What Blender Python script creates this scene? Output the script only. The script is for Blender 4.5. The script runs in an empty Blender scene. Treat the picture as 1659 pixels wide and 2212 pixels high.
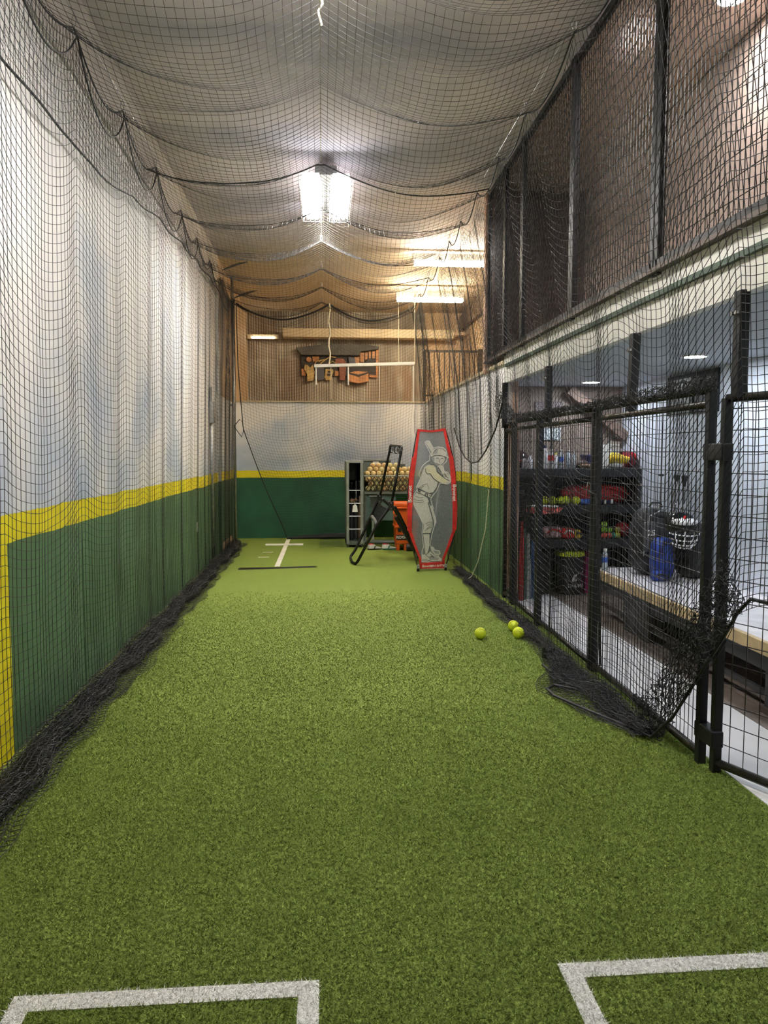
import bpy, math, random
import numpy as np
from mathutils import Vector, Matrix

S = bpy.context.scene
COL = S.collection
random.seed(7)
RNG = np.random.default_rng(11)

# ------------------------------------------------------------------ camera, world, exposure
cam = bpy.data.cameras.new('camera')
cam.sensor_fit = 'VERTICAL'
cam.sensor_height = 36.0
cam.lens = 1662.0 / 2212.0 * 36.0
cam.clip_start = 0.05
camo = bpy.data.objects.new('camera', cam)
camo.location = (0, 0, 1.55)
camo.rotation_euler = (math.radians(90 - 4.4725), 0, math.radians(-4.5443))
COL.objects.link(camo)
S.camera = camo

world = bpy.data.worlds.new('world')
world.use_nodes = True
world.node_tree.nodes['Background'].inputs[0].default_value = (0.5, 0.55, 0.6, 1)
world.node_tree.nodes['Background'].inputs[1].default_value = 0.05
S.world = world

S.view_settings.view_transform = 'Standard'
S.view_settings.look = 'None'
S.view_settings.gamma = 1
S.view_settings.use_curve_mapping = False
S.view_settings.exposure = 1.5
S.cycles.max_bounces = 5
S.cycles.diffuse_bounces = 3
S.cycles.glossy_bounces = 2
S.cycles.transmission_bounces = 3
S.cycles.transparent_max_bounces = 6
S.cycles.adaptive_threshold = 0.06
S.cycles.caustics_reflective = False
S.cycles.caustics_refractive = False

HIGHBAY = 52.0        # radiance of the high-bay tubes
SHOP = 52.0           # radiance of the shop-light tubes
DOWN_SIDE = 80.0     # recessed downlights in the side room
DOWN_UP = 120.0

# ------------------------------------------------------------------ material helpers
MATS = {}
def _new(name):
    m = bpy.data.materials.new(name)
    m.use_nodes = True
    nt = m.node_tree
    return m, nt, nt.nodes['Principled BSDF']
def node(nt, t, **kw):
    n = nt.nodes.new(t)
    for k, v in kw.items():
        if k.startswith('i_'):
            key = k[2:]
            key = int(key) if key.isdigit() else key
            n.inputs[key].default_value = v
        else:
            setattr(n, k, v)
    return n
def link(nt, a, b): nt.links.new(a, b)
def c4(c, f=1.0): return (min(1, c[0] * f), min(1, c[1] * f), min(1, c[2] * f), 1)
def noise_mix(nt, vec, scale, ca, cb, lo=.35, hi=.65, detail=3, dist=0):
    n = node(nt, 'ShaderNodeTexNoise', i_Scale=scale, i_Detail=detail, i_Distortion=dist)
    if vec is not None: link(nt, vec, n.inputs['Vector'])
    r = node(nt, 'ShaderNodeValToRGB')
    r.color_ramp.elements[0].position = lo; r.color_ramp.elements[1].position = hi
    r.color_ramp.elements[0].color = ca; r.color_ramp.elements[1].color = cb
    link(nt, n.outputs['Fac'], r.inputs[0])
    return r.outputs[0]
def mat(name, col, rough=.55, metal=0.0, var=.10, scale=9.0, bump=0.0, bscale=80.0, emit=None, estr=0.0, spec=None):
    if name in MATS: return MATS[name]
    m, nt, b = _new(name)
    tc = node(nt, 'ShaderNodeTexCoord')
    out = noise_mix(nt, tc.outputs['Object'], scale, c4(col, 1 - var), c4(col, 1 + var))
    link(nt, out, b.inputs['Base Color'])
    b.inputs['Roughness'].default_value = rough
    b.inputs['Metallic'].default_value = metal
    if spec is not None: b.inputs['Specular IOR Level'].default_value = spec
    if bump:
        n = node(nt, 'ShaderNodeTexNoise', i_Scale=bscale, i_Detail=4.0)
        link(nt, tc.outputs['Object'], n.inputs['Vector'])
        bp = node(nt, 'ShaderNodeBump', i_Strength=bump, i_Distance=.01)
        link(nt, n.outputs['Fac'], bp.inputs['Height'])
        link(nt, bp.outputs['Normal'], b.inputs['Normal'])
    if emit is not None:
        b.inputs['Emission Color'].default_value = (*emit, 1)
        b.inputs['Emission Strength'].default_value = estr
    MATS[name] = m
    return m
def mth(nt, op, a, bval=None):
    n = node(nt, 'ShaderNodeMath', operation=op)
    if hasattr(a, 'is_linked'): link(nt, a, n.inputs[0])
    else: n.inputs[0].default_value = a
    if bval is not None:
        if hasattr(bval, 'is_linked'): link(nt, bval, n.inputs[1])
        else: n.inputs[1].default_value = bval
    return n.outputs[0]
def mixc(nt, fac, a, b):
    n = node(nt, 'ShaderNodeMix', data_type='RGBA')
    link(nt, fac, n.inputs['Factor'])
    for s, v in ((6, a), (7, b)):
        if hasattr(v, 'is_linked'): link(nt, v, n.inputs[s])
        else: n.inputs[s].default_value = v
    return n.outputs[2]

SKY_A = (.47, .55, .68, 1); SKY_B = (.92, .88, .85, 1)
YEL = (.86, .72, .010, 1)
def painted_wall(name, zl, zh, near_edge=None, tan_above=None, green=(.018, .085, .035)):
    """hand-painted ballpark wall: green below, wavy yellow band, cloudy sky above"""
    m, nt, b = _new(name)
    geo = node(nt, 'ShaderNodeNewGeometry')
    sep = node(nt, 'ShaderNodeSeparateXYZ'); link(nt, geo.outputs['Position'], sep.inputs[0])
    wob = node(nt, 'ShaderNodeTexNoise', i_Scale=1.6, i_Detail=3.0); link(nt, geo.outputs['Position'], wob.inputs['Vector'])
    z = mth(nt, 'ADD', sep.outputs['Z'], mth(nt, 'MULTIPLY', mth(nt, 'SUBTRACT', wob.outputs['Fac'], .5), .05))
    cn = node(nt, 'ShaderNodeTexNoise', i_Scale=.85, i_Detail=5.0, i_Distortion=.3); link(nt, geo.outputs['Position'], cn.inputs['Vector'])
    cr = node(nt, 'ShaderNodeValToRGB')
    cr.color_ramp.elements[0].position = .38; cr.color_ramp.elements[1].position = .60
    cr.color_ramp.elements[0].color = SKY_A; cr.color_ramp.elements[1].color = SKY_B
    link(nt, mth(nt, 'ADD', cn.outputs['Fac'], mth(nt, 'MULTIPLY', mth(nt, 'SUBTRACT', sep.outputs['Z'], 1.35), .10)), cr.inputs[0])   # the painter's sky is bluer low down
    sky = cr.outputs[0]
    grn = noise_mix(nt, geo.outputs['Position'], 2.2, c4(green, .85), c4(green, 1.2))
    yel = noise_mix(nt, geo.outputs['Position'], 5.0, c4(YEL, .9), c4(YEL, 1.05))
    c = mixc(nt, mth(nt, 'GREATER_THAN', z, zl), grn, yel)
    c = mixc(nt, mth(nt, 'GREATER_THAN', z, zh), c, sky)
    if near_edge is not None:
        band = mth(nt, 'LESS_THAN', mth(nt, 'ADD', sep.outputs['Y'], mth(nt, 'MULTIPLY', wob.outputs['Fac'], .03)), near_edge)
        low = mth(nt, 'LESS_THAN', z, zh)
        c = mixc(nt, mth(nt, 'MULTIPLY', band, low), c, yel)
    if tan_above is not None:
        ya, za = tan_above
        t = mth(nt, 'MULTIPLY', mth(nt, 'GREATER_THAN', sep.outputs['Y'], ya), mth(nt, 'GREATER_THAN', sep.outputs['Z'], za))
        c = mixc(nt, t, c, (.52, .36, .20, 1))
    link(nt, c, b.inputs['Base Color'])
    b.inputs['Roughness'].default_value = .6
    n = node(nt, 'ShaderNodeTexNoise', i_Scale=30.0, i_Detail=5.0)
    bp = node(nt, 'ShaderNodeBump', i_Strength=.15, i_Distance=.01)
    link(nt, geo.outputs['Position'], n.inputs['Vector'])
    link(nt, n.outputs['Fac'], bp.inputs['Height']); link(nt, bp.outputs['Normal'], b.inputs['Normal'])
    MATS[name] = m
    return m

def turf_mat(name, white=False):
    m, nt, b = _new(name)
    geo = node(nt, 'ShaderNodeNewGeometry')
    if white:
        a = noise_mix(nt, geo.outputs['Position'], 160, (.62, .62, .58, 1), (.95, .93, .90, 1), .3, .6)
    else:
        fine = noise_mix(nt, geo.outputs['Position'], 210, (.094, .142, .019, 1), (.290, .380, .082, 1), .32, .68, 4)
        big = noise_mix(nt, geo.outputs['Position'], 1.1, (.185, .248, .041, 1), (.215, .278, .050, 1), .3, .7, 4)
        mx = node(nt, 'ShaderNodeMix', data_type='RGBA'); mx.inputs['Factor'].default_value = .45
        link(nt, fine, mx.inputs[6]); link(nt, big, mx.inputs[7])
        a = mx.outputs[2]
    link(nt, a, b.inputs['Base Color'])
    b.inputs['Roughness'].default_value = .75
    b.inputs['Specular IOR Level'].default_value = .2
    n = node(nt, 'ShaderNodeTexNoise', i_Scale=260.0, i_Detail=4.0); link(nt, geo.outputs['Position'], n.inputs['Vector'])
    bp = node(nt, 'ShaderNodeBump', i_Strength=.7, i_Distance=.008)
    link(nt, n.outputs['Fac'], bp.inputs['Height']); link(nt, bp.outputs['Normal'], b.inputs['Normal'])
    MATS[name] = m
    return m

# ------------------------------------------------------------------ mesh helpers
class MB:
    def __init__(s): s.v = []; s.f = []
    def add(s, v, f):
        o = len(s.v); s.v += [tuple(p) for p in v]; s.f += [tuple(i + o for i in q) for q in f]; return s
    def box(s, x0, x1, y0, y1, z0, z1):
        v = [(x, y, z) for x in (x0, x1) for y in (y0, y1) for z in (z0, z1)]
        return s.add(v, [(0, 1, 3, 2), (4, 6, 7, 5), (0, 4, 5, 1), (2, 3, 7, 6), (0, 2, 6, 4), (1, 5, 7, 3)])
    def beam(s, p0, p1, w, h, up=(0, 0, 1)):
        p0 = Vector(p0); p1 = Vector(p1); d = (p1 - p0).normalized(); u = Vector(up)
        if abs(d.dot(u)) > .95: u = Vector((0, 1, 0))
        a = d.cross(u).normalized() * w / 2; b = a.cross(d).normalized() * h / 2
        v = [p + i * a + j * b for p in (p0, p1) for i in (-1, 1) for j in (-1, 1)]
        return s.add(v, [(0, 1, 3, 2), (4, 6, 7, 5), (0, 4, 5, 1), (2, 3, 7, 6), (0, 2, 6, 4), (1, 5, 7, 3)])
    def cyl(s, p0, p1, r0, r1=None, n=12):
        r1 = r0 if r1 is None else r1
        return s.tube([p0, p1], [r0, r1], n)
    def tube(s, pts, r, n=6, closed=False):
        pts = [Vector(p) for p in pts]; L = len(pts)
        rr = r if isinstance(r, (list, tuple)) else [r] * L
        v = []; ref = None
        for i, p in enumerate(pts):
            if closed: t = pts[(i + 1) % L] - pts[i - 1]
            else: t = pts[min(i + 1, L - 1)] - pts[max(i - 1, 0)]
            t = t.normalized() if t.length > 1e-9 else Vector((0, 0, 1))
            if ref is None:
                ref = Vector((0, 0, 1)) if abs(t.z) < .9 else Vector((1, 0, 0))
            a = (ref - t * ref.dot(t))
            a = a.normalized() if a.length > 1e-6 else t.orthogonal().normalized()
            ref = a; b = t.cross(a)
            for k in range(n):
                q = 2 * math.pi * k / n
                v.append(p + (a * math.cos(q) + b * math.sin(q)) * rr[i])
        f = []
        for i in range(L if closed else L - 1):
            j = (i + 1) % L
            for k in range(n):
                f.append((i * n + k, i * n + (k + 1) % n, j * n + (k + 1) % n, j * n + k))
        if not closed:
            f.append(tuple(range(n - 1, -1, -1))); f.append(tuple((L - 1) * n + k for k in range(n)))
        return s.add(v, f)
    def sphere(s, c, r, n=14, m=9, sc=(1, 1, 1)):
        v = [(c[0], c[1], c[2] + r * sc[2])]
        for i in range(1, m):
            t = math.pi * i / m
            for k in range(n):
                q = 2 * math.pi * k / n
                v.append((c[0] + r * sc[0] * math.sin(t) * math.cos(q), c[1] + r * sc[1] * math.sin(t) * math.sin(q), c[2] + r * sc[2] * math.cos(t)))
        v.append((c[0], c[1], c[2] - r * sc[2]))
        f = [(0, 1 + k, 1 + (k + 1) % n) for k in range(n)]
        for i in range(m - 2):
            for k in range(n):
                a = 1 + i * n + k; b = 1 + i * n + (k + 1) % n
                f.append((a, a + n, b + n, b))
        e = len(v) - 1; o = 1 + (m - 2) * n
        f += [(e, o + (k + 1) % n, o + k) for k in range(n)]
        return s.add(v, f)
    def lathe(s, prof, c, n=18, sx=1, sy=1):
        v = []
        for r, z in prof:
            for k in range(n):
                q = 2 * math.pi * k / n
                v.append((c[0] + r * sx * math.cos(q), c[1] + r * sy * math.sin(q), c[2] + z))
        f = []
        for i in range(len(prof) - 1):
            for k in range(n):
                f.append((i * n + k, i * n + (k + 1) % n, (i + 1) * n + (k + 1) % n, (i + 1) * n + k))
        f.append(tuple(range(n - 1, -1, -1))); f.append(tuple((len(prof) - 1) * n + k for k in range(n)))
        return s.add(v, f)
    def prism(s, poly, fn, d0, d1):
        """poly of 2-D points; fn(a, b, d) gives the 3-D point"""
        n = len(poly)
        ar = sum(poly[i][0] * poly[(i + 1) % n][1] - poly[(i + 1) % n][0] * poly[i][1] for i in range(n))
        if ar < 0: poly = poly[::-1]
        v = [fn(a, b, d0) for a, b in poly] + [fn(a, b, d1) for a, b in poly]
        f = [tuple(range(n)), tuple(range(2 * n - 1, n - 1, -1))]
        f += [(i, i + n, (i + 1) % n + n, (i + 1) % n) for i in range(n)]
        return s.add(v, f)

def mesh_np(name, V, F):
    V = np.ascontiguousarray(V, dtype=np.float32).reshape(-1, 3)
    F = np.ascontiguousarray(F, dtype=np.int32)
    k = F.shape[1]
    me = bpy.data.meshes.new(name)
    me.vertices.add(len(V)); me.vertices.foreach_set('co', V.ravel())
    me.loops.add(F.size); me.loops.foreach_set('vertex_index', F.ravel())
    me.polygons.add(len(F)); me.polygons.foreach_set('loop_start', np.arange(0, F.size, k, dtype=np.int32))
    me.update(calc_edges=True); me.validate()
    return me

def place(o, parent):
    if parent is not None:
        o.parent = parent
        o.matrix_parent_inverse = Matrix.Translation(-Vector(parent.location))
    COL.objects.link(o)
    return o
def obj(name, mb, material, parent=None, smooth=False, bevel=0.0, label=None, kind=None):
    if isinstance(mb, MB):
        me = bpy.data.meshes.new(name)
        me.from_pydata([tuple(p) for p in mb.v], [], mb.f); me.update()
    else: me = mb
    if material is not None: me.materials.append(material)
    if smooth:
        me.polygons.foreach_set('use_smooth', [True] * len(me.polygons))
    o = bpy.data.objects.new(name, me)
    place(o, parent)
    if bevel:
        md = o.modifiers.new('bevel', 'BEVEL'); md.width = bevel; md.segments = 2; md.limit_method = 'ANGLE'
    if label: o['label'] = label
    if kind: o['kind'] = kind
    return o
def tag(o, label, cat, group=None, kind=None):
    o['label'] = label; o['category'] = cat
    if group: o['group'] = group
    if kind: o['kind'] = kind
    return o
def thing(name, label, cat, loc=(0, 0, 0), group=None):
    o = bpy.data.objects.new(name, None); o.empty_display_size = .05
    o.location = loc; COL.objects.link(o)
    return tag(o, label, cat, group)
def struct(name, mb, m, label, cat, bevel=0):
    o = obj(name, mb, m, None, bevel=bevel); o['kind'] = 'structure'
    o['label'] = label; o['category'] = cat
    return o
def struct_root(name, label, cat, loc=(0, 0, 0)):
    o = thing(name, label, cat, loc); o['kind'] = 'structure'
    return o
def twin(src, name, parent, loc=None, rot=None, scale=None):
    """another object sharing src's mesh data"""
    o = bpy.data.objects.new(name, src.data)
    place(o, parent)
    if loc is not None: o.location = loc
    if rot is not None: o.rotation_euler = rot
    if scale is not None: o.scale = scale
    return o
def copy_tree(root, loc, label, group=None):
    r = root.copy(); COL.objects.link(r); r.location = loc; r['label'] = label
    if group: r['group'] = group
    for ch in list(root.children):
        c = ch.copy(); COL.objects.link(c); c.parent = r; c.matrix_parent_inverse = ch.matrix_parent_inverse.copy()
        for g in list(ch.children):
            d = g.copy(); COL.objects.link(d); d.parent = c
    return r
def lettering(txt, size, fn, material, parent, name='lettering', thick=0.0):
    """flat text; fn maps (a, b) in the text plane to a 3-D point"""
    cu = bpy.data.curves.new('t', 'FONT'); cu.body = txt; cu.size = size; cu.align_x = 'CENTER'; cu.align_y = 'CENTER'
    cu.resolution_u = 3; cu.offset = size * .02
    t = bpy.data.objects.new('t', cu); COL.objects.link(t)
    me = bpy.data.meshes.new_from_object(t)
    bpy.data.objects.remove(t); bpy.data.curves.remove(cu)
    for v in me.vertices: v.co = fn(v.co.x, v.co.y)
    me.update(); me.name = name
    return obj(name, me, material, parent)

# ------------------------------------------------------------------ nets
def net_np(P, r, extra_knots=None):
    """square mesh of twine through the node grid P (n, m, 3): two families of 3-sided strands"""
    P = np.asarray(P, dtype=np.float64)
    du = np.gradient(P, axis=0); dv = np.gradient(P, axis=1)
    nn = np.cross(du, dv); ln = np.linalg.norm(nn, axis=2, keepdims=True)
    nn = np.where(ln > 1e-9, nn / np.maximum(ln, 1e-9), np.array([.6, .2, .77]))
    Vs = []; Fs = []; off = 0
    for Q, T, Nn in ((P, du, nn), (P.transpose(1, 0, 2), dv.transpose(1, 0, 2), nn.transpose(1, 0, 2))):
        L, K = Q.shape[:2]
        t = T / np.maximum(np.linalg.norm(T, axis=2, keepdims=True), 1e-9)
        b = np.cross(t, Nn); b /= np.maximum(np.linalg.norm(b, axis=2, keepdims=True), 1e-9)
        ring = np.stack([Q + r * (Nn * math.cos(q) + b * math.sin(q)) for q in (0, 2.0944, 4.18879)], axis=2)
        Vs.append(ring.reshape(-1, 3))
        idx = off + (np.arange(L)[:, None, None] * K + np.arange(K)[None, :, None]) * 3 + np.arange(3)[None, None, :]
        a = idx[:-1]; c = idx[1:]; a2 = np.roll(a, -1, axis=2); c2 = np.roll(c, -1, axis=2)
        Fs.append(np.stack([a, a2, c2, c], axis=3).reshape(-1, 4))
        off += L * K * 3
    if extra_knots is not None and len(extra_knots):
        Kp = np.asarray(extra_knots); kr = r * 1.9
        o6 = np.array([[1, 0, 0], [-1, 0, 0], [0, 1, 0], [0, -1, 0], [0, 0, 1], [0, 0, -1]]) * kr
        Vs.append((Kp[:, None, :] + o6[None]).reshape(-1, 3))
        base = off + np.arange(len(Kp))[:, None, None] * 6
        tri = np.array([[0, 2, 4, 4], [2, 1, 4, 4], [1, 3, 4, 4], [3, 0, 4, 4], [2, 0, 5, 5], [1, 2, 5, 5], [3, 1, 5, 5], [0, 3, 5, 5]])
        # quads made of two triangles: four diamond faces around each knot
        quad = np.array([[0, 4, 1, 5], [2, 4, 3, 5], [0, 2, 1, 3]])
        Fs.append((base + quad[None]).reshape(-1, 4))
    return np.concatenate(Vs), np.concatenate(Fs)
def dip(y, pts):
    pts = np.asarray(pts, float); y = np.asarray(y, float)
    i = np.clip(np.searchsorted(pts, y) - 1, 0, len(pts) - 2)
    t = np.clip((y - pts[i]) / (pts[i + 1] - pts[i]), 0, 1)
    return 4 * t * (1 - t)
def wob(*args):
    """smooth pseudo-noise from a few sines; args are (array, freq, phase) triples"""
    s = 0
    for a, f_, p in args: s = s + np.sin(a * f_ + p)
    return s / len(args)

# ------------------------------------------------------------------ common materials
NETM = mat('black_twine', (.013, .013, .014), .5, 0, .2, 30)
ROPE = mat('black_rope', (.007, .007, .008), .6, 0, .2, 40)
BLACK = mat('black_steel', (.006, .006, .007), .5, 0, .25, 14)
WORN = mat('worn_black_rail', (.022, .020, .015), .35, .3, .5, 26)
WIRE = mat('black_wire', (.007, .006, .006), .35, .2, .2, 14)
GALV = mat('galvanised_steel', (.42, .43, .43), .38, .8, .15, 12)
CHROME = mat('chrome', (.7, .7, .7), .2, 1, .05)
WHITE = mat('white_paint', (.78, .77, .73), .5, 0, .06)
CREAM = mat('cream_paint', (.66, .55, .36), .5, 0, .08, 3)
TAN = mat('tan_board', (.58, .42, .26), .65, 0, .10, 1.5)
PINKWOOD = mat('bare_pine', (.70, .45, .32), .6, 0, .2, 7)
RED = mat('red_fabric', (.62, .025, .018), .6, 0, .15, 20, .3, 60)
ORANGE = mat('orange_plastic', (.72, .115, .012), .4, 0, .06)
WROPE = mat('white_cord', (.70, .64, .50), .7, 0, .15, 60)
OPTIC = mat('optic_yellow_leather', (.62, .72, .02), .5, 0, .08, 14, .15, 90)
TURF = turf_mat('green_turf')
TURFW = turf_mat('white_turf_inlay', True)
BLACKPL = mat('black_plastic', (.015, .015, .016), .35, 0, .2)

# ------------------------------------------------------------------ setting: floors
o = struct('floor', MB().box(-1.7, 1.94, -3, 14.0, -.06, 0), TURF, 'green artificial turf floor of the batting tunnel', 'floor')
fs = struct_root('floor_side_room', 'white strip and grey-brown plank floor of the side room beyond the fence', 'floor', (2.7, 4, 0))
obj('subfloor', MB().box(1.94, 3.6, -3, 9, -.08, -.012), mat('subfloor', (.05, .045, .04), .8), fs)
wstrip = mat('white_floor_board', (.74, .73, .74), .35, 0, .04, 3)
yy = -2.9
while yy < 8.8:
    obj('white_board', MB().box(1.945, 2.47, yy, min(8.8, yy + 1.495), -.012, 0), wstrip, fs); yy += 1.5
plank_m = mat('grey_brown_plank', (.17, .135, .115), .45, 0, .25, 5)
pk = obj('plank', MB().box(0, .176, 0, 1.195, -.012, -.001), plank_m, fs)
pk.location = (2.475, -2.9, 0); first = True
for i in range(6):
    y = -2.9 - (i % 3) * .4
    while y < 8.7:
        x = 2.475 + i * .18
        if not (i == 0 and y == -2.9): twin(pk, 'plank', fs, (x, y, 0))
        y += 1.2

# batter's-box lines: inlaid white turf
def boxline(label, rects):
    t = thing('batters_box_line', label, 'turf line', (rects[0][0], rects[0][2], 0), 'batter box outlines')
    for a in rects: obj('stripe', MB().box(a[0], a[1], a[2], a[3], -.002, .003), TURFW, t)
    return t
LINE_RECTS = [(-.885, -.02, 2.09, 2.155), (-.885, -.825, .9, 2.09), (-.08, -.02, .9, 2.09),
              (.70, 1.62, 2.105, 2.17), (.70, .76, .9, 2.105)]
lineL = boxline('white batter box outline on the turf at the bottom left', LINE_RECTS[:3])
lineR = boxline('white batter box corner on the turf at the bottom right', LINE_RECTS[3:])

# turf blades (uncountable pile) near the camera, real geometry
def blades(n, y0, y1, h, w, x0=-1.56, x1=1.93):
    X = RNG.uniform(x0, x1, n); Y = RNG.uniform(y0, y1, n)
    a = RNG.uniform(0, 2 * np.pi, n); ln = RNG.uniform(.35, 1.5, n) * h
    hh = RNG.uniform(.45, 1.0, n) * h; ww = w * RNG.uniform(.7, 1.3, n)
    b = RNG.uniform(0, 2 * np.pi, n)
    p = np.stack([X, Y, np.zeros(n)], 1)
    t = np.stack([np.cos(a), np.sin(a), np.zeros(n)], 1) * (ww / 2)[:, None]
    tip = p + np.stack([np.cos(b) * ln, np.sin(b) * ln, hh], 1)
    return np.stack([p - t, p + t, tip], 1), X, Y
T1, X1, Y1 = blades(560000, 1.75, 4.6, .0125, .0032)
k1 = RNG.uniform(0, 1, len(Y1)) < np.clip((4.6 - Y1) / 1.5, 0, 1)
T1, X1, Y1 = T1[k1], X1[k1], Y1[k1]
T2, X2, Y2 = blades(330000, 2.9, 8.6, .013, .0050)
keep = RNG.uniform(0, 1, len(Y2)) < np.clip((Y2 - 2.9) / 1.5, 0, 1) * np.clip((8.6 - Y2) / 4.0, 0, 1)
T = np.concatenate([T1, T2[keep]]); BX = np.concatenate([X1, X2[keep]]); BY = np.concatenate([Y1, Y2[keep]])
m_any = np.zeros(len(T), bool); m_l = np.zeros(len(T), bool)
for k, (a0, a1, b0, b1) in enumerate(LINE_RECTS):
    q = (BX > a0) & (BX < a1) & (BY > b0) & (BY < b1); m_any |= q
    if k < 3: m_l |= q
def tri_obj(name, Tm, m, parent=None):
    me = mesh_np(name, Tm.reshape(-1, 3), np.arange(len(Tm) * 3).reshape(-1, 3))
    return obj(name, me, m, parent)
o = tri_obj('turf_pile', T[~m_any], TURF)
tag(o, 'short curly green turf fibres of the tunnel floor', 'turf', kind='stuff')
o = tri_obj('turf_pile', T[m_l], TURFW, lineL); o['kind'] = 'stuff'
o = tri_obj('turf_pile', T[m_any & ~m_l], TURFW, lineR); o['kind'] = 'stuff'

# ------------------------------------------------------------------ setting: walls
wl = struct_root('wall_left', 'tall left wall painted with green, a yellow band and cloudy sky', 'wall', (-1.6, 6, 0))
PL = painted_wall('paint_left', 1.09, 1.235, near_edge=3.995, tan_above=(12.1, 2.42), green=(.075, .155, .070))
ys = [-3.0, -1.5, 0, 1.52, 2.74, 3.96, 5.18, 6.40, 7.41, 8.89, 10.1, 11.15, 12.4, 13.9]
for a, b2 in zip(ys[:-1], ys[1:]):
    obj('panel', MB().box(-1.66, -1.58 - (.004 if ys.index(a) % 2 else 0), a + .002, b2 - .002, 0, 3.95), PL, wl)
obj('core', MB().box(-1.75, -1.66, -3, 17, 0, 4.5), mat('wall_core', (.3, .3, .3), .8), wl)
obj('top_beam', MB().box(-1.68, -1.56, -3, 12.0, 3.95, 4.5), mat('grey_beam', (.60, .56, .52), .6, 0, .1, 1.2), wl)
obj('top_beam', MB().box(-1.68, -1.57, 12.0, 16.7, 2.47, 4.5), TAN, wl)

wb = struct_root('wall_back', 'low back wall painted green, yellow and sky behind the mat', 'wall', (.2, 13.95, 0))
PB = painted_wall('paint_back', 1.09, 1.215, green=(.016, .10, .045))
xs = [-1.58, -.36, .86, 1.96]
for i, (a, b2) in enumerate(zip(xs[:-1], xs[1:])):
    obj('panel', MB().box(a + .0015, b2 - .0015, 13.9 + .003 * (i % 2), 13.98, 0, 2.43), PB, wb)
obj('cap', MB().box(-1.58, 1.96, 13.86, 14.02, 2.43, 2.455), CREAM, wb)
obj('core', MB().box(-1.6, 3.1, 13.98, 14.06, 0, 2.42), mat('wall_core', (.3, .3, .3), .8), wb)

wr = struct_root('wall_right', 'right wall painted green, yellow and sky beyond the fence', 'wall', (1.95, 11, 0))
PR = painted_wall('paint_right', 1.14, 1.275, green=(.065, .150, .060))
ys = [8.06, 9.3, 10.52, 11.74, 12.96, 13.9]
for i, (a, b2) in enumerate(zip(ys[:-1], ys[1:])):
    obj('panel', MB().box(1.92 + .003 * (i % 2), 2.0, a + .0015, b2 - .0015, 0, 2.47), PR, wr)
obj('cap', MB().box(1.89, 2.03, 8.06, 13.9, 2.47, 2.505), CREAM, wr)
jm = struct_root('trim_1', 'bare pine stud frame at the end of the right wall', 'trim', (1.99, 8.0, 0))
obj('stud', MB().box(1.96, 2.0, 7.72, 8.04, .1, 1.84), PINKWOOD, jm)
obj('stud', MB().box(2.0, 2.04, 7.98, 8.05, 0, 2.28), PINKWOOD, jm)

# corrugated upper back wall
def corrugated_mat():
    m, nt, b = _new('weathered_corrugated')
    geo = node(nt, 'ShaderNodeNewGeometry')
    oi = node(nt, 'ShaderNodeObjectInfo')
    mp = node(nt, 'ShaderNodeMapping'); mp.inputs['Scale'].default_value = (1.1, 1.1, .5)
    link(nt, geo.outputs['Position'], mp.inputs[0])
    base = noise_mix(nt, mp.outputs[0], 3.0, (.30, .255, .20, 1), (.54, .49, .40, 1), .3, .7, 5)
    rust = noise_mix(nt, mp.outputs[0], 1.3, (0, 0, 0, 1), (1, 1, 1, 1), .56, .66, 5)
    c = mixc(nt, mth(nt, 'MULTIPLY', rust, .6), base, (.30, .16, .08, 1))
    c = mixc(nt, mth(nt, 'MULTIPLY', mth(nt, 'GREATER_THAN', oi.outputs['Random'], .78), .35), c, (.26, .15, .09, 1))
    link(nt, c, b.inputs['Base Color'])
    b.inputs['Roughness'].default_value = .55; b.inputs['Metallic'].default_value = .15
    return m
CORR = corrugated_mat()
wc = struct_root('wall_upper_back', 'weathered brown corrugated metal wall of the loft', 'wall', (.3, 16.6, 2.5))
def corr_sheet(w, h, pitch=.052, amp=.012):
    n = int(w / pitch * 6); me = MB(); v = []; f = []
    for i in range(n + 1):
        x = w * i / n; y = amp * math.cos(2 * math.pi * x / pitch)
        v += [(x, y, 0), (x, y, h)]
    for i in range(n): f.append((2 * i, 2 * i + 2, 2 * i + 3, 2 * i + 1))
    return me.add(v, f)
s_lo = obj('corrugated_sheet', corr_sheet(.68, 1.05), CORR, wc, smooth=True); s_lo.location = (-1.6, 16.58, 2.45)
s_hi = obj('corrugated_sheet', corr_sheet(.68, 1.1), CORR, wc, smooth=True); s_hi.location = (-1.6, 16.60, 3.42)
for i in range(1, 6):
    twin(s_lo, 'corrugated_sheet', wc, (-1.6 + .63 * i, 16.58 + .006 * (i % 2), 2.45))
    twin(s_hi, 'corrugated_sheet', wc, (-1.6 + .63 * i, 16.60 + .006 * (i % 2), 3.42))
obj('backing', MB().box(-1.7, 3.2, 16.64, 16.75, 2.3, 4.6), mat('dark_backing', (.06, .05, .04), .8), wc)
obj('tan_panel', MB().box(2.19, 3.0, 16.56, 16.64, 2.45, 4.5), TAN, wc)

struct('wall_loft_right', MB().box(3.02, 3.12, 8.9, 16.7, 2.45, 4.5), TAN, 'tan side wall of the loft behind the railing', 'wall')
wm = struct('wall_upper_right', MB().box(3.02, 3.12, -3, 8.9, 2.45, 4.5), mat('pink_tan_wall', (.62, .50, .43), .7, 0, .05, 1.0), 'tan side wall of the upper room behind the wire panels', 'wall')
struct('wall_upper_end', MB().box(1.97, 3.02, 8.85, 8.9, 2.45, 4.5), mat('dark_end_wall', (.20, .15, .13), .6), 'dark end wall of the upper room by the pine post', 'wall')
wn = struct('wall_near', MB().box(-1.75, 3.6, -3.1, -3, 0, 4.6), mat('near_wall', (.55, .54, .52), .7), 'plain wall at the near end of the hall', 'wall')

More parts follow.
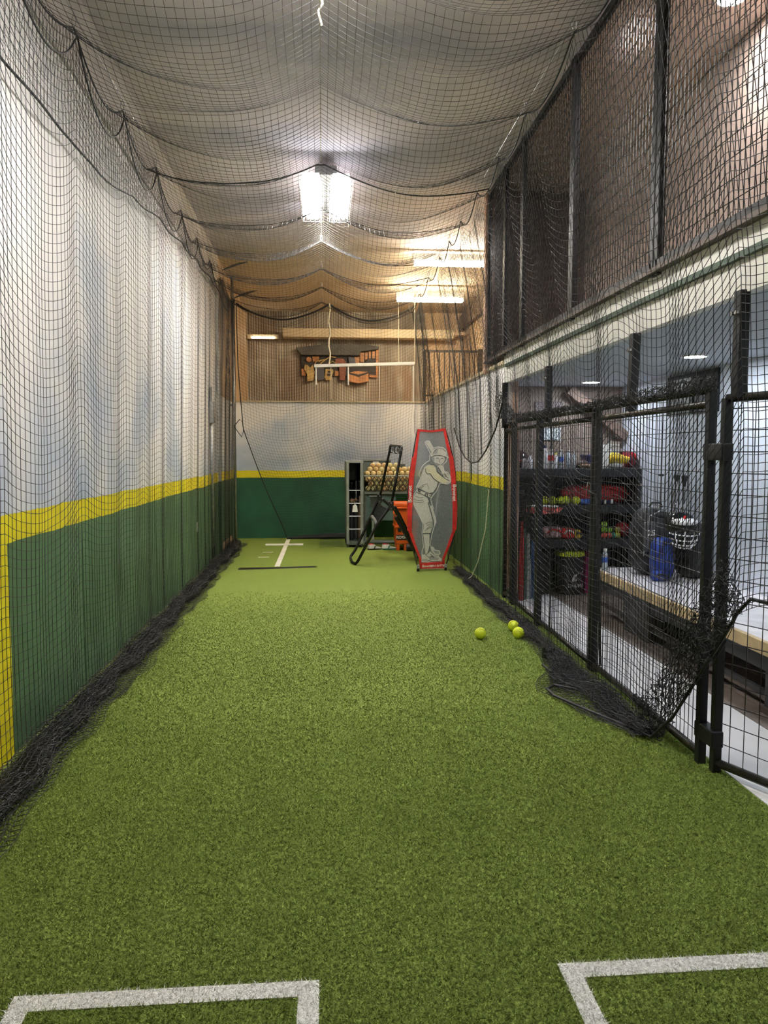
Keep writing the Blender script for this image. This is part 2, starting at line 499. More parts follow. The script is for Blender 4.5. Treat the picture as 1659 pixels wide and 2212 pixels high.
# ceiling painted with sky, tan beyond
def ceiling_mat():
    m, nt, b = _new('painted_ceiling')
    geo = node(nt, 'ShaderNodeNewGeometry')
    sep = node(nt, 'ShaderNodeSeparateXYZ'); link(nt, geo.outputs['Position'], sep.inputs[0])
    mp = node(nt, 'ShaderNodeMapping'); mp.inputs['Scale'].default_value = (.55, 1.0, 1.0)
    link(nt, geo.outputs['Position'], mp.inputs[0])
    sky = noise_mix(nt, mp.outputs[0], .95, (.46, .45, .54, 1), (.88, .79, .83, 1), .36, .62, 4, .4)
    yy = mth(nt, 'ADD', sep.outputs['Y'], mth(nt, 'MULTIPLY', sep.outputs['X'], .15))
    mr = node(nt, 'ShaderNodeMapRange'); mr.inputs[1].default_value = 10.8; mr.inputs[2].default_value = 12.2
    link(nt, yy, mr.inputs[0])
    c = mixc(nt, mr.outputs[0], sky, (.66, .55, .41, 1))
    c = mixc(nt, mth(nt, 'MULTIPLY', mth(nt, 'GREATER_THAN', sep.outputs['X'], 1.95), mth(nt, 'LESS_THAN', sep.outputs['Y'], 8.85)), c, (.60, .50, .45, 1))
    link(nt, c, b.inputs['Base Color']); b.inputs['Roughness'].default_value = .8
    return m
struct('ceiling', MB().box(-1.75, 3.2, -3.1, 16.75, 4.5, 4.6), ceiling_mat(), 'ceiling painted with grey clouds turning tan at the far end', 'ceiling')

# loft deck, side room shell
struct('floor_loft', MB().box(1.97, 3.05, -3, 13.98, 2.33, 2.45).box(-1.6, 3.05, 13.99, 16.6, 2.36, 2.44), mat('loft_deck', (.30, .22, .15), .7), 'loft deck above the side room and back wall', 'floor')
struct('ceiling_side_room', MB().box(1.99, 3.5, -3, 8.8, 2.29, 2.33), mat('side_ceiling', (.42, .45, .50), .7, 0, .04, 2), 'pale grey-blue ceiling of the side room', 'ceiling')
struct('wall_side_room', MB().box(3.42, 3.5, -3, 8.8, 0, 2.33), mat('blue_white_wall', (.66, .70, .78), .45, 0, .06, 2.5, .12, 60), 'glossy blue-white wall behind the bench', 'wall')
struct('wall_side_room_end', MB().box(2.0, 3.45, 8.62, 8.72, 0, 2.31), mat('brown_panel_wall', (.26, .20, .165), .6, 0, .12, 6), 'brown panelled wall above the equipment shelves', 'wall')
fb = struct_root('trim_2', 'white fascia beam with a dark green ledge above the fence', 'trim', (1.93, 4, 2.27))
obj('fascia_board', MB().box(1.91, 1.965, -3, 8.06, 2.27, 2.56), mat('fascia_white', (.66, .64, .58), .55, 0, .1, 4), fb)
obj('green_ledge', MB().box(1.885, 1.91, -3, 7.95, 2.425, 2.455), mat('dark_green_paint', (.035, .065, .04), .5), fb)
obj('top_plate', MB().box(1.86, 1.99, -3, 8.9, 2.56, 2.585), mat('brown_plate', (.10, .075, .06), .6), fb)
struct('trim_3', MB().box(2.92, 3.02, 9.2, 16.6, 4.12, 4.42), mat('brown_beam', (.20, .145, .10), .5), 'brown beam along the top of the loft side wall', 'trim')
struct('trim_4', MB().box(1.86, 1.96, 8.82, 8.92, 2.45, 4.46), PINKWOOD, 'bare pine post at the far end of the upper wire panels', 'trim')

# ------------------------------------------------------------------ lamps
def tube_mat(name, col, s):
    return mat(name, (.9, .9, .9), .4, 0, .02, emit=col, estr=s)
TUBE = tube_mat('high_bay_tube', (1, .97, .93), HIGHBAY)
TUBE2 = tube_mat('shop_tube', (1, .85, .60), SHOP)
REFL = mat('white_reflector', (.85, .85, .85), .35)
def translucent_white():
    m, nt, b = _new('translucent_reflector')
    b.inputs['Base Color'].default_value = (.85, .85, .85, 1); b.inputs['Roughness'].default_value = .5
    tr = node(nt, 'ShaderNodeBsdfTranslucent'); tr.inputs[0].default_value = (.9, .9, .9, 1)
    n = node(nt, 'ShaderNodeTexNoise', i_Scale=20.0)
    mx = node(nt, 'ShaderNodeMixShader'); link(nt, mth(nt, 'ADD', mth(nt, 'MULTIPLY', n.outputs['Fac'], .04), .04), mx.inputs[0])
    link(nt, b.outputs[0], mx.inputs[1]); link(nt, tr.outputs[0], mx.inputs[2])
    link(nt, mx.outputs[0], nt.nodes['Material Output'].inputs['Surface'])
    return m
REFT = translucent_white()
def high_bay(y0, y1, label):
    t = thing('high_bay_light', label, 'ceiling light', (.05, (y0 + y1) / 2, 4.2), 'high bay lights')
    obj('housing', MB().box(-.06, .16, y0 + .05, y1 - .05, 4.33, 4.42), mat('grey_housing', (.35, .35, .35), .5), t)
    for sgn in (-1, 1):
        m = MB(); cx = .05 + sgn * .15
        prof = [(-.105, 4.235), (-.08, 4.325), (.08, 4.325), (.105, 4.235)]
        v = [(cx + a, y, z) for y in (y0, y1) for a, z in prof]
        m.add(v, [(0, 1, 5, 4), (1, 2, 6, 5), (2, 3, 7, 6)])
        obj('reflector', m, REFT, t)
        for k in (-1, 0, 1):
            obj('tube', MB().cyl((cx + k * .05, y0 + .03, 4.275), (cx + k * .05, y1 - .03, 4.275), .019, n=10), TUBE, t, smooth=True)
    g = MB()
    for k in range(9):
        y = y0 - .03 + (y1 - y0 + .06) * k / 8
        g.tube([(-.23, y, 4.34), (-.215, y, 4.2), (.315, y, 4.2), (.33, y, 4.34)], .0022, 4)
    for k in range(12):
        x = -.215 + .53 * k / 11
        g.tube([(x, y0 - .03, 4.2), (x, y1 + .03, 4.2)], .0022, 4)
    obj('wire_guard', g, CHROME, t)
    for y in (y0 + .3, y1 - .3): obj('hanger', MB().cyl((.05, y, 4.42), (.05, y, 4.5), .008), GALV, t)
high_bay(7.95, 9.3, 'twin-panel caged high bay light over the middle of the tunnel')
high_bay(2.85, 4.2, 'twin-panel caged high bay light over the near end of the tunnel')

def shop_light(x0, x1, y, z, label):
    t = thing('shop_light', label, 'ceiling light', ((x0 + x1) / 2, y, z), 'shop lights in the loft')
    obj('housing', MB().box(x0, x1, y - .05, y + .05, z + .04, z + .14), REFL, t, bevel=.006)
    for s_ in (-.035, .035):
        obj('tube', MB().cyl((x0 + .03, y + s_, z), (x1 - .03, y + s_, z), .028, n=10), TUBE2, t, smooth=True)
    for x in (x0 + .015, x1 - .015):
        obj('lamp_holder', MB().box(x - .012, x + .012, y - .055, y + .055, z - .02, z + .036), REFL, t)
    for x in (x0 + .15, x1 - .15): obj('chain', MB().tube([(x, y, z + .14), (x, y, 4.5)], .003, 5), GALV, t)
shop_light(1.33, 2.55, 11.45, 4.30, 'bright shop light nearest the upper wire panels')
shop_light(1.31, 2.53, 13.85, 4.24, 'bright shop light farther back above the loft rail')
t = thing('strip_light', 'short dim strip light at the left end of the cream beam', 'wall light', (-1.2, 16.4, 3.9))
obj('housing', MB().box(-1.55, -.9, 16.42, 16.5, 3.90, 3.99), CREAM, t)
obj('tube', MB().cyl((-1.46, 16.4, 3.92), (-.98, 16.4, 3.92), .02, n=8), mat('dim_tube', (.9, .9, .85), .4, emit=(1, .9, .7), estr=3.0), t, smooth=True)

def downlight(x, y, z, s, label, r=.085, col=(.86, .93, 1.0)):
    t = thing('downlight', label, 'ceiling light', (x, y, z), 'recessed round downlights')
    obj('trim_ring', MB().lathe([(r + .018, -.001), (r + .018, -.012), (r, -.014), (r, -.004)], (x, y, z), 24), WHITE, t, smooth=False)
    obj('lens', MB().lathe([(r - .002, -.006), (r - .002, -.013)], (x, y, z), 24), mat('lens_%d' % s, (.9, .9, .9), .4, 0, .01, emit=col, estr=s), t)
downlight(2.86, 5.79, 2.29, DOWN_SIDE, 'round downlight in the side room nearer the bench')
downlight(2.83, 8.0, 2.29, DOWN_SIDE, 'round downlight in the side room above the shelves')
downlight(2.86, 3.2, 2.29, DOWN_SIDE, 'round downlight in the side room over the near end of the bench')
downlight(2.67, 5.05, 4.5, DOWN_UP, 'round downlight of the upper room seen through the wire panels', .09, (1, .95, .95))

# ------------------------------------------------------------------ loft furniture
t = thing('duct', 'long cream boxed duct hanging in front of the corrugated wall', 'duct', (1.0, 16.2, 3.9))
obj('box', MB().box(-.8, 2.75, 16.1, 16.4, 3.90, 4.08), CREAM, t, bevel=.01)
obj('bracket', MB().box(2.75, 3.0, 16.15, 16.35, 3.98, 4.05), TAN, t)
t = thing('railing', 'dark metal railing on the loft deck above the right wall', 'railing', (2.45, 14.4, 2.45))
RAILM = mat('brown_black_rail', (.03, .022, .016), .5, .3)
obj('top_rail', MB().beam((1.9, 14.4, 3.42), (3.0, 14.4, 3.42), .05, .04), RAILM, t)
obj('bottom_rail', MB().beam((1.9, 14.4, 2.6), (3.0, 14.4, 2.6), .04, .03), RAILM, t)
obj('post', MB().beam((2.95, 14.4, 2.445), (2.95, 14.4, 3.46), .08, .08), RAILM, t)
obj('post', MB().beam((1.9, 14.4, 2.445), (1.9, 14.4, 3.42), .05, .05), RAILM, t)
for k in range(10):
    x = 1.99 + k * .095
    obj('baluster', MB().beam((x, 14.4, 2.6), (x, 14.4, 3.41), .018, .018), RAILM, t)
# wall relief: carved wooden locker-room scene
REL = lambda a, b, d: (-.49 + (a - 75) * .00169, 16.55 - d, 3.81 - (b - 60) * .00152)
t = thing('wood_relief', 'carved wooden relief of hanging baseball gear under a grey awning', 'wall art', (.33, 16.52, 2.99))
def relief(name, poly, m, d0, d1): obj(name, MB().prism(poly, REL, d0, d1), m, t, bevel=.006)
RW = mat('relief_wood', (.34, .165, .06), .55, 0, .25, 6)
RO = mat('relief_orange_wood', (.46, .20, .065), .5, 0, .2, 6)
RD = mat('relief_dark', (.03, .022, .018), .6)
RY = mat('relief_straw', (.48, .33, .12), .6, 0, .2, 8)
RR = mat('relief_rust', (.27, .085, .045), .6, 0, .2, 8)
RB = mat('relief_slate', (.085, .085, .11), .6)
RG = mat('relief_awning', (.10, .095, .085), .7, 0, .2, 5)
relief('backboard', [(100, 215), (1060, 140), (1050, 515), (960, 500), (540, 495), (110, 495)], RD, 0, .03)
for p in ([(840, 170), (892, 165), (888, 300), (840, 300)], [(900, 165), (937, 160), (934, 262), (900, 270)], [(945, 152), (977, 150), (975, 250), (945, 250)],
          [(990, 150), (1030, 145), (1030, 250), (990, 250)], [(1038, 130), (1078, 125), (1060, 510), (1040, 510)], [(770, 230), (832, 225), (832, 320), (775, 310)],
          [(240, 225), (330, 225), (320, 300), (250, 300)], [(105, 395), (165, 395), (165, 495), (110, 495)], [(520, 420), (575, 420), (570, 495), (520, 495)],
          [(955, 470), (1045, 475), (1045, 515), (955, 505)]):
    relief('plank', p, RO, .03, .05)
relief('awning', [(40, 120), (420, 60), (960, 70), (1080, 95), (1070, 125), (850, 160), (830, 215), (110, 215)], RG, .02, .16)
relief('glove', [(150, 340), (190, 350), (215, 385), (250, 340), (262, 400), (272, 440), (258, 560), (180, 575), (178, 480), (140, 400)], RY, .04, .10)
relief('ball', [(200 + 34 * math.cos(q * .5236), 272 + 34 * math.sin(q * .5236)) for q in range(12)], RO, .04, .09)
relief('jacket', [(285, 330), (380, 330), (392, 540), (340, 560), (288, 555), (278, 430)], RB, .04, .10)
relief('catcher_mask', [(405, 400), (500, 405), (505, 430), (482, 520), (475, 555), (412, 555), (393, 510)], RY, .04, .09)
for p in ([(435, 425), (480, 428), (474, 455), (430, 452)], [(428, 465), (472, 468), (464, 500), (424, 496)]):
    relief('mask_opening', p, RD, .09, .094)
relief('shirt', [(530, 270), (560, 255), (630, 260), (660, 300), (662, 380), (648, 555), (582, 555), (575, 370), (530, 300)], RR, .04, .10)
relief('bag', [(690, 460), (760, 435), (820, 428), (940, 440), (945, 570), (820, 598), (700, 575), (682, 520)], RO, .05, .16)
relief('bag_strap', [(700, 450), (820, 480), (940, 440), (945, 460), (820, 510), (700, 470)], RD, .16, .165)
relief('cap', [(900, 310), (930, 255), (1035, 250), (1040, 300)], RD, .05, .12)
relief('shin_guard', [(690, 230), (770, 240), (785, 320), (700, 325)], RB, .04, .10)
relief('shin_guard', [(700, 375), (900, 380), (890, 430), (700, 445)], RD, .04, .09)
for p in ([(270, 340), (300, 290), (400, 270), (320, 300)], [(330, 340), (410, 270), (470, 230), (540, 240)], [(450, 330), (490, 295), (540, 320)]):
    obj('hanger', MB().tube([REL(a, b, .08) for a, b in p], .012, 5), RY, t)

# ------------------------------------------------------------------ nets
HL = [-.2, 1.2, 2.5, 3.7, 4.89, 6.0, 7.11, 8.33, 9.36, 10.4, 11.41, 12.9]
HR = [-.2, 1.2, 2.4, 3.45, 4.51, 5.57, 6.39, 7.3, 8.15, 8.89, 9.59, 10.6, 11.64, 12.9]
HC = [-.2, 1.3, 2.7, 4.0, 5.38, 6.76, 8.0, 9.2, 10.56, 11.7, 12.85]
XL, XR = -1.45, 1.45
def roof_z(X, Y):
    X = np.asarray(X, float); Y = np.asarray(Y, float)
    zc = 4.0 - .10 * dip(Y, HC)
    zl = 4.05 - .16 * dip(Y, HL); zr = 3.96 - .14 * dip(Y, HR) - .012 * np.clip(Y - 8, 0, 5)
    t = np.clip(np.abs(X) / 1.45, 0, 1)
    e = np.where(X < 0, zl, zr)
    s = .15 + .11 * dip(Y, HC)
    return (1 - t) * zc + t * e - s * 4 * t * (1 - t) + .012 * wob((X * 3, 2.1, .3), (Y, 5.2, 1.1))
gx = np.linspace(XL, XR, 61); gy = np.arange(0.0, 12.95, .05)
GX, GY = np.meshgrid(gx, gy, indexing='ij')
P = np.stack([GX, GY + .012 * wob((GX, 9, 0), (GY, 3, 1)), roof_z(GX, GY)], -1)
kn = P[:, (gy > 4) & (gy < 7)].reshape(-1, 3)
roof = thing('roof_net', 'black net stretched under the ceiling in sagging scallops', 'net', (0, 6, 4.0))
V, F = net_np(P, .0015, kn)
o = obj('netting', mesh_np('netting', V, F), NETM, roof); o['kind'] = 'stuff'
for y in HC[5:]:
    xx = np.linspace(XL, XR, 40)
    obj('cross_rope', MB().tube(list(zip(xx, np.full(40, y), roof_z(xx, np.full(40, y)))), .006 if y < 7 else .0035, 5), ROPE, roof)
for x in (XL, XR):
    y = np.arange(0, 12.9, .08)
    zz = roof_z(np.full_like(y, x), y)
    obj('border_rope', MB().tube(list(zip(np.full_like(y, x), y, zz)), .006, 5), ROPE, roof)
def carabiner(p):
    return MB().tube([(p[0] + .012 * math.cos(q), p[1] + .004 * math.sin(q), p[2] + .035 + .035 * math.sin(q)) for q in np.linspace(0, 2 * math.pi, 12, endpoint=False)], .003, 5, closed=True)
cb = None
for x, hs in ((XL, HL[3:]), (XR, HR[3:]), (0, HC[3:])):
    for y in hs:
        z = float(roof_z(np.array([x]), np.array([y]))[0])
        if cb is None:
            cb = obj('carabiner', carabiner((0, 0, 0)), GALV, roof); cb.location = (x, y, z)
        else: twin(cb, 'carabiner', roof, (x, y, z))
for x, z in ((XL, 4.13), (XR, 4.02), (0, 4.07)):
    o = obj('support_cable', MB().tube([(x, -.5, z), (x, 13.1, z if x < 1 else z - .05)], .0035, 5), WROPE if x == 0 else GALV)
    tag(o, {XL: 'steel cable carrying the net along the left wall', XR: 'steel cable carrying the net along the right side', 0: 'steel cable carrying the roof net down the middle'}[x], 'cable', 'net support cables')

# left side net
LP = [1.0, 2.1, 3.3, 5.0, 6.5, 7.55, 8.75, 9.8, 10.9, 12.0, 13.0]
def left_net(y0, y1, dy, x_off, folds, nv=77, name='netting'):
    y = np.arange(y0, y1, dy); v = np.linspace(0, 1, nv)
    Yg, Vg = np.meshgrid(y, v, indexing='ij')
    top = 4.05 - .16 * dip(Yg, HL)
    amp = np.where(Yg < 5, .16, .10)
    z = top * (1 - Vg) - amp * dip(Yg, LP) * np.minimum(1, 3 * (1 - Vg)) * np.minimum(1, 6 * Vg)
    z = np.maximum(z, .008)
    fold = folds * (wob((Yg, 7.1, .4), (Yg, 12.3, 1.3)) ) * np.minimum(1, 3 * Vg) + .03 * wob((Yg, 2.2, 0), (Vg, 5, 1))
    x = XL + x_off - .05 * Vg + fold * .7
    x = np.maximum(x, -1.565)
    return np.stack([x, Yg + .02 * wob((Yg, 8, 0), (Vg * 4, 3, 1)), z], -1)
ln = thing('side_net', 'black net curtain hanging along the left painted wall', 'net', (-1.47, 7, 0), 'side nets')
P = left_net(1.6, 12.95, .058, 0, .022)
kn = P[P[:, :, 1] < 6.3]
V, F = net_np(P, .0018, kn)
o = obj('netting', mesh_np('netting', V, F), NETM, ln); o['kind'] = 'stuff'
# gathered far end
P = left_net(11.0, 12.9, .02, .03, .09)
V, F = net_np(P, .0012); o = obj('gathered_fold', mesh_np('gathered_fold', V, F), NETM, ln); o['kind'] = 'stuff'
# valance: roof net edge turned down to a loose rope
cy = np.array([1.0, 3.9, 4.6, 5.6, 6.5, 7.3, 9.48, 11.5, 12.9]); cz = np.array([3.46, 3.46, 3.45, 3.47, 3.60, 3.72, 3.88, 3.95, 3.80])
y = np.arange(1.6, 12.9, .055); v = np.linspace(0, 1, 12)
Yg, Vg = np.meshgrid(y, v, indexing='ij')
top = 4.05 - .16 * dip(Yg, HL); bot = np.interp(Yg, cy, cz) - .02 * dip(Yg, LP)
P = np.stack([XL - .02 - .05 * Vg + .02 * wob((Yg, 6, 0), (Vg, 4, 2)), Yg, top * (1 - Vg) + bot * Vg], -1)
V, F = net_np(P, .0015); o = obj('valance', mesh_np('valance', V, F), NETM, ln); o['kind'] = 'stuff'
obj('valance_rope', MB().tube([tuple(p) for p in P[:, -1]], .0075, 6), ROPE, ln)
# scalloped lacing rope hanging between hooks
yy = np.arange(3.7, 12.8, .06); zz = 4.03 - .34 * dip(yy, HL) ** .8 * np.where(yy < 9.5, 1, .6)
obj('lacing_rope', MB().tube(list(zip(np.full_like(yy, XL + .015), yy, zz)), .006, 5), ROPE, ln)
# floor bunch
def skirt(y0, y1, dy, xw, xi, passes, rows, seed, zh=.03, jit=1.0):
    rg = np.random.default_rng(seed)
    y = np.arange(y0, y1, dy); k = passes * rows
    s = np.linspace(0, passes, k)
    tri = np.abs((s % 2) - 1)                       # 1 at the wall, 0 inside
    Yg, Sg = np.meshgrid(y, s, indexing='ij'); Tg = np.broadcast_to(tri, Yg.shape)
    edge = xi + .05 * wob((Yg, 2.3, seed), (Yg, 5.1, 2 * seed), (Yg, 9.7, 1)) * np.sign(xw)
    wall = xw + .02 * wob((Yg, 3.1, seed + 1), (Yg, 7.0, .5))
    x = wall * Tg + edge * (1 - Tg) + jit * rg.normal(0, .008, Yg.shape)
    z = .006 + zh * Sg / passes + .03 * (1 - np.abs(2 * Tg - 1)) * np.abs(wob((Yg, 4.3, .7), (Yg, 11, Sg * 0 + 1))) + jit * np.abs(rg.normal(0, .008, Yg.shape))
    return np.stack([x, Yg + jit * rg.normal(0, .012, Yg.shape) + .35 * dy * np.where(np.arange(k) % 2 == 0, 1, -1)[None, :] + .05 * wob((Yg, 3, 1), (Sg, 2, 1)), z], -1)
for k_ in range(2):
    P = skirt(1.6, 12.9, .045 + .006 * k_, -1.50, -1.265 - .03 * k_, 1, 9, 4 + k_, .014, .2)
    V, F = net_np(P, .0019); o = obj('floor_fringe', mesh_np('floor_fringe', V, F), NETM, ln); o['kind'] = 'stuff'
P = skirt(1.6, 12.9, .036, -1.505, -1.335, 6, 7, 3, .085, .55)
V, F = net_np(P, .0021); o = obj('floor_bunch', mesh_np('floor_bunch', V, F), NETM, ln); o['kind'] = 'stuff'

# right side net
RP = [2.0, 3.28, 4.6, 5.6, 6.45, 7.4, 8.2, 9.2, 10.2, 11.2, 12.3, 13]
def right_net(y0, y1, dy, nv=80, folds=.03):
    y = np.arange(y0, y1, dy); v = np.linspace(0, 1, nv)
    Yg, Vg = np.meshgrid(y, v, indexing='ij')
    top = 3.96 - .14 * dip(Yg, HR) - .012 * np.clip(Yg - 8, 0, 5)
    bot = np.interp(Yg, [2.6, 2.95, 3.2, 3.45, 3.9, 13], [.95, .93, .84, .5, .01, .008])
    z = top * (1 - Vg) + bot * Vg - .13 * dip(Yg, RP) * np.sin(np.pi * np.clip(Vg, 0, 1)) ** .6
    z = np.maximum(z, bot)
    xq = np.interp(z, [0, 1.7, 2.3, 3.3, 4.0], [1.80, 1.79, 1.76, 1.60, 1.45])
    far = np.clip((Yg - 9.5) / 2.5, 0, 1) * np.clip((z - 1.45) / .4, 0, 1)
    x = xq - .10 * far * np.sin(np.pi * Vg) + folds * wob((Yg, 6.3, .4), (Yg, 11.3, 1.7)) * np.minimum(1, 2.5 * Vg) * (1 + 2.2 * far)
    x = np.minimum(x, 1.845)
    return np.stack([x, Yg + .02 * wob((Yg, 7, 0), (Vg * 4, 3, 1)), z], -1)
rn = thing('side_net', 'black net curtain hanging along the fence and right wall', 'net', (1.75, 7, 0), 'side nets')
P = right_net(2.6, 12.8, .055)
kn = P[P[:, :, 1] < 5.5]
V, F = net_np(P, .0019, kn); o = obj('netting', mesh_np('netting', V, F), NETM, rn); o['kind'] = 'stuff'
P = right_net(11.6, 12.85, .02, 80, .07)
V, F = net_np(P, .0012); o = obj('gathered_fold', mesh_np('gathered_fold', V, F), NETM, rn); o['kind'] = 'stuff'
def bay(P):
    P[:, :, 0] -= np.where(np.abs(P[:, :, 1] - 4.75) < .8, (1 - np.abs(P[:, :, 1] - 4.75) / .8) * .22, 0) * np.clip((1.80 - P[:, :, 0]) / .2, 0, 1)
    return P
for k_ in range(2):
    P = bay(skirt(3.92, 9.9, .040 + .006 * k_, 1.81, 1.62 + .03 * k_, 1, 10, 6 + k_, .014, .2))
    V, F = net_np(P, .0019); o = obj('floor_fringe', mesh_np('floor_fringe', V, F), NETM, rn); o['kind'] = 'stuff'
P = bay(skirt(3.92, 9.9, .034, 1.81, 1.67, 5, 7, 5, .06, .55))
V, F = net_np(P, .0020); o = obj('floor_bunch', mesh_np('floor_bunch', V, F), NETM, rn); o['kind'] = 'stuff'
# hem rope lifted towards the gate
obj('hem_rope', MB().tube([(1.70, 4.05, .02), (1.74, 3.88, .03), (1.77, 3.7, .2), (1.79, 3.5, .46), (1.8, 3.3, .70), (1.8, 3.18, .85), (1.8, 3.08, .93), (1.8, 2.9, .94), (1.8, 2.6, .95)], .008, 7), ROPE, rn)
obj('floor_rope', MB().tube([(1.70, 4.05, .02), (1.55, 4.35, .025), (1.44, 4.62, .025), (1.43, 4.75, .03), (1.50, 4.82, .03), (1.62, 4.70, .035), (1.68, 4.62, .03), (1.66, 4.75, .03), (1.58, 5.0, .03), (1.56, 5.3, .03)], .010, 6), ROPE, rn)
# bundled hem net
nb = 80; bt = np.linspace(0, 1, nb)
hy = np.interp(bt, [0, .15, .4, .7, 1], [4.05, 3.88, 3.6, 3.35, 3.12]); hz = np.interp(bt, [0, .15, .4, .7, 1], [.02, .04, .36, .66, .93])
P = np.stack([np.stack([1.78 + RNG.normal(0, .012, nb), hy + w * .07 + RNG.normal(0, .01, nb), hz + w * .06 + RNG.normal(0, .012, nb)], -1) for w in np.linspace(-.2, 2.4, 22)], 0)
P[:, :, 2] = np.maximum(P[:, :, 2], .01)
V, F = net_np(P, .0019); o = obj('gathered_hem', mesh_np('gathered_hem', V, F), NETM, rn); o['kind'] = 'stuff'
# net tangled along the fence top
yy = np.arange(3.5, 8.05, .035); n_ = len(yy)
fat = np.interp(yy, [3.5, 3.7, 4.4, 5.0, 6.6, 7.3, 7.7, 8.05], [.025, .032, .03, .018, .016, .03, .10, .13])
lift = np.interp(yy, [3.5, 3.8, 4.6, 7.3, 7.7, 8.05], [1.875, 1.875, 1.87, 1.88, 1.97, 2.05])
P = np.stack([np.stack([1.84 + .25 * fat * np.cos(w) + RNG.normal(0, .007, n_), yy + RNG.normal(0, .012, n_), lift + fat * np.sin(w) + RNG.normal(0, .010, n_)], -1) for w in np.linspace(0, 4 * np.pi, 20)], 0)
V, F = net_np(P, .0017); o = obj('rail_tangle', mesh_np('rail_tangle', V, F), NETM, rn); o['kind'] = 'stuff'
# swag of a second net layer in front of the right wall
sy = np.array([7.35, 7.64, 8.1, 8.5, 8.89, 9.3, 9.7, 10.1]); sz = np.array([2.02, 1.78, 1.56, 1.44, 1.42, 1.48, 1.62, 1.86])
y = np.arange(7.4, 10.1, .035); v = np.linspace(0, 1, 44)
Yg, Vg = np.meshgrid(y, v, indexing='ij')
bot = np.interp(Yg, sy, sz)
z = 3.75 * (1 - Vg) + bot * Vg - .10 * dip(Yg, [7.35, 8.2, 9.2, 10.2]) * np.sin(np.pi * Vg)
x = np.interp(z, [1.3, 2.3, 3.3, 4.0], [1.74, 1.71, 1.56, 1.43]) + .03 * wob((Yg, 9, .2), (Yg, 15, 1))
V, F = net_np(np.stack([x, Yg, z], -1), .0013); o = obj('swag', mesh_np('swag', V, F), NETM, rn); o['kind'] = 'stuff'
obj('swag_rope', MB().tube([(1.73, a, b) for a, b in zip(sy, sz)], .008, 6), ROPE, rn)
obj('tie_cord', MB().tube([(1.73, 8.89, 1.42), (1.735, 8.9, 1.22)], .005, 5), ROPE, rn)
obj('white_cord', MB().tube([(1.80, 8.25, 1.14), (1.79, 8.35, .7), (1.76, 8.6, .3), (1.73, 8.8, .1), (1.70, 8.95, .03)], .006, 5), WROPE, rn)

# back net
bn = thing('back_net', 'black net curtain hanging across the far end before the back wall', 'net', (.1, 13.0, 0))
v = np.linspace(0, 1, 76); u = np.linspace(0, 1, 58)
Ug, Vg = np.meshgrid(u, v, indexing='ij')
xl = np.interp(1 - Vg, [0, .08, .47, .5, 1], [-.62, -.72, -1.33, -1.37, -1.40]); xr = 1.55
X = xl * (1 - Ug) + xr * Ug
top = 3.99 - .27 * dip(X, [-1.42, .12, 1.56])
Z = np.maximum(top * (1 - Vg) - .09 * dip(X, [-1.42, .12, 1.56]) * np.sin(np.pi * Vg), .01)
_q = np.clip((Vg - .2) / .38, 0, 1)
Yb = 12.95 + .60 * _q * _q * (3 - 2 * _q) + .05 * wob((X, 4, 0), (X, 9, 1))
P = np.stack([X, Yb, Z], -1)
V, F = net_np(P, .0016); o = obj('netting', mesh_np('netting', V, F), NETM, bn); o['kind'] = 'stuff'
obj('side_rope', MB().tube([tuple(p) for p in P[0]], .008, 6), ROPE, bn)
obj('top_rope', MB().tube([tuple(p) for p in P[:, 0]], .014, 6), ROPE, bn)
tl = P[:, 0].copy(); tl[:, 2] -= .10 * dip(tl[:, 0], [-1.42, .12, 1.56]) + .01
Pq = np.stack([P[:, 0] * (1 - w) + tl * w for w in np.linspace(0, 1, 5)], 1)
V, F = net_np(Pq, .002); o = obj('rolled_hem', mesh_np('rolled_hem', V, F), NETM, bn); o['kind'] = 'stuff'
obj('floor_hem', MB().tube([(-.62, 13.6, .03), (-.3, 13.66, .04), (.1, 13.7, .05), (.38, 13.72, .05)], [.02, .035, .05, .05], 7), ROPE, bn)
obj('tie_loop', MB().tube([(-1.50, 13.3, 1.98), (-1.40, 13.3, 2.1), (-1.35, 13.3, 2.05), (-1.34, 13.3, 1.9), (-1.37, 13.3, 1.8), (-1.50, 13.3, 1.98)], .007, 5), ROPE, bn)

# hanging cords and white bar frame
t = thing('hanging_bar_frame', 'white bar with thin droppers hung on cords before the relief', 'frame', (.68, 12.6, 2.95))
obj('bar', MB().beam((-.13, 12.6, 2.93), (1.5, 12.6, 2.985), .045, .05), WHITE, t, bevel=.004)
for x, z1, r in ((-.1, 2.63, .012), (.42, 2.63, .012), (.93, 2.38, .004), (1.48, 2.36, .012)):
    obj('dropper', MB().cyl((x, 12.6, 2.95), (x, 12.6, z1), r, n=8), WHITE, t)
obj('cord', MB().tube([(1.505, 12.6, 2.98), (1.50, 12.62, 4.2)], .008, 5), WROPE, t)
obj('cord', MB().tube([(1.24, 12.6, 2.98), (1.235, 12.62, 4.3)], .006, 5), WROPE, t)
o = obj('hanging_rope', MB().tube([(.12 + .015 * math.sin(k * 1.7), 12.7 + .01 * math.cos(k * 2.3), 3.95 - k * .1) for k in range(11)] + [(.14, 12.62, 2.93), (.145, 12.6, 2.4)], [.012] * 11 + [.006, .004], 6), WROPE)
tag(o, 'frayed white rope hanging down the middle before the relief', 'rope')
o = obj('hanging_rope', MB().tube([(-.01, 4.62, 4.4), (.0, 4.6, 4.2), (.015, 4.62, 4.1), (-.01, 4.6, 4.05), (.01, 4.62, 3.98)], .007, 6), WROPE)
tag(o, 'knotted white rope above the net at the top of the picture', 'rope')

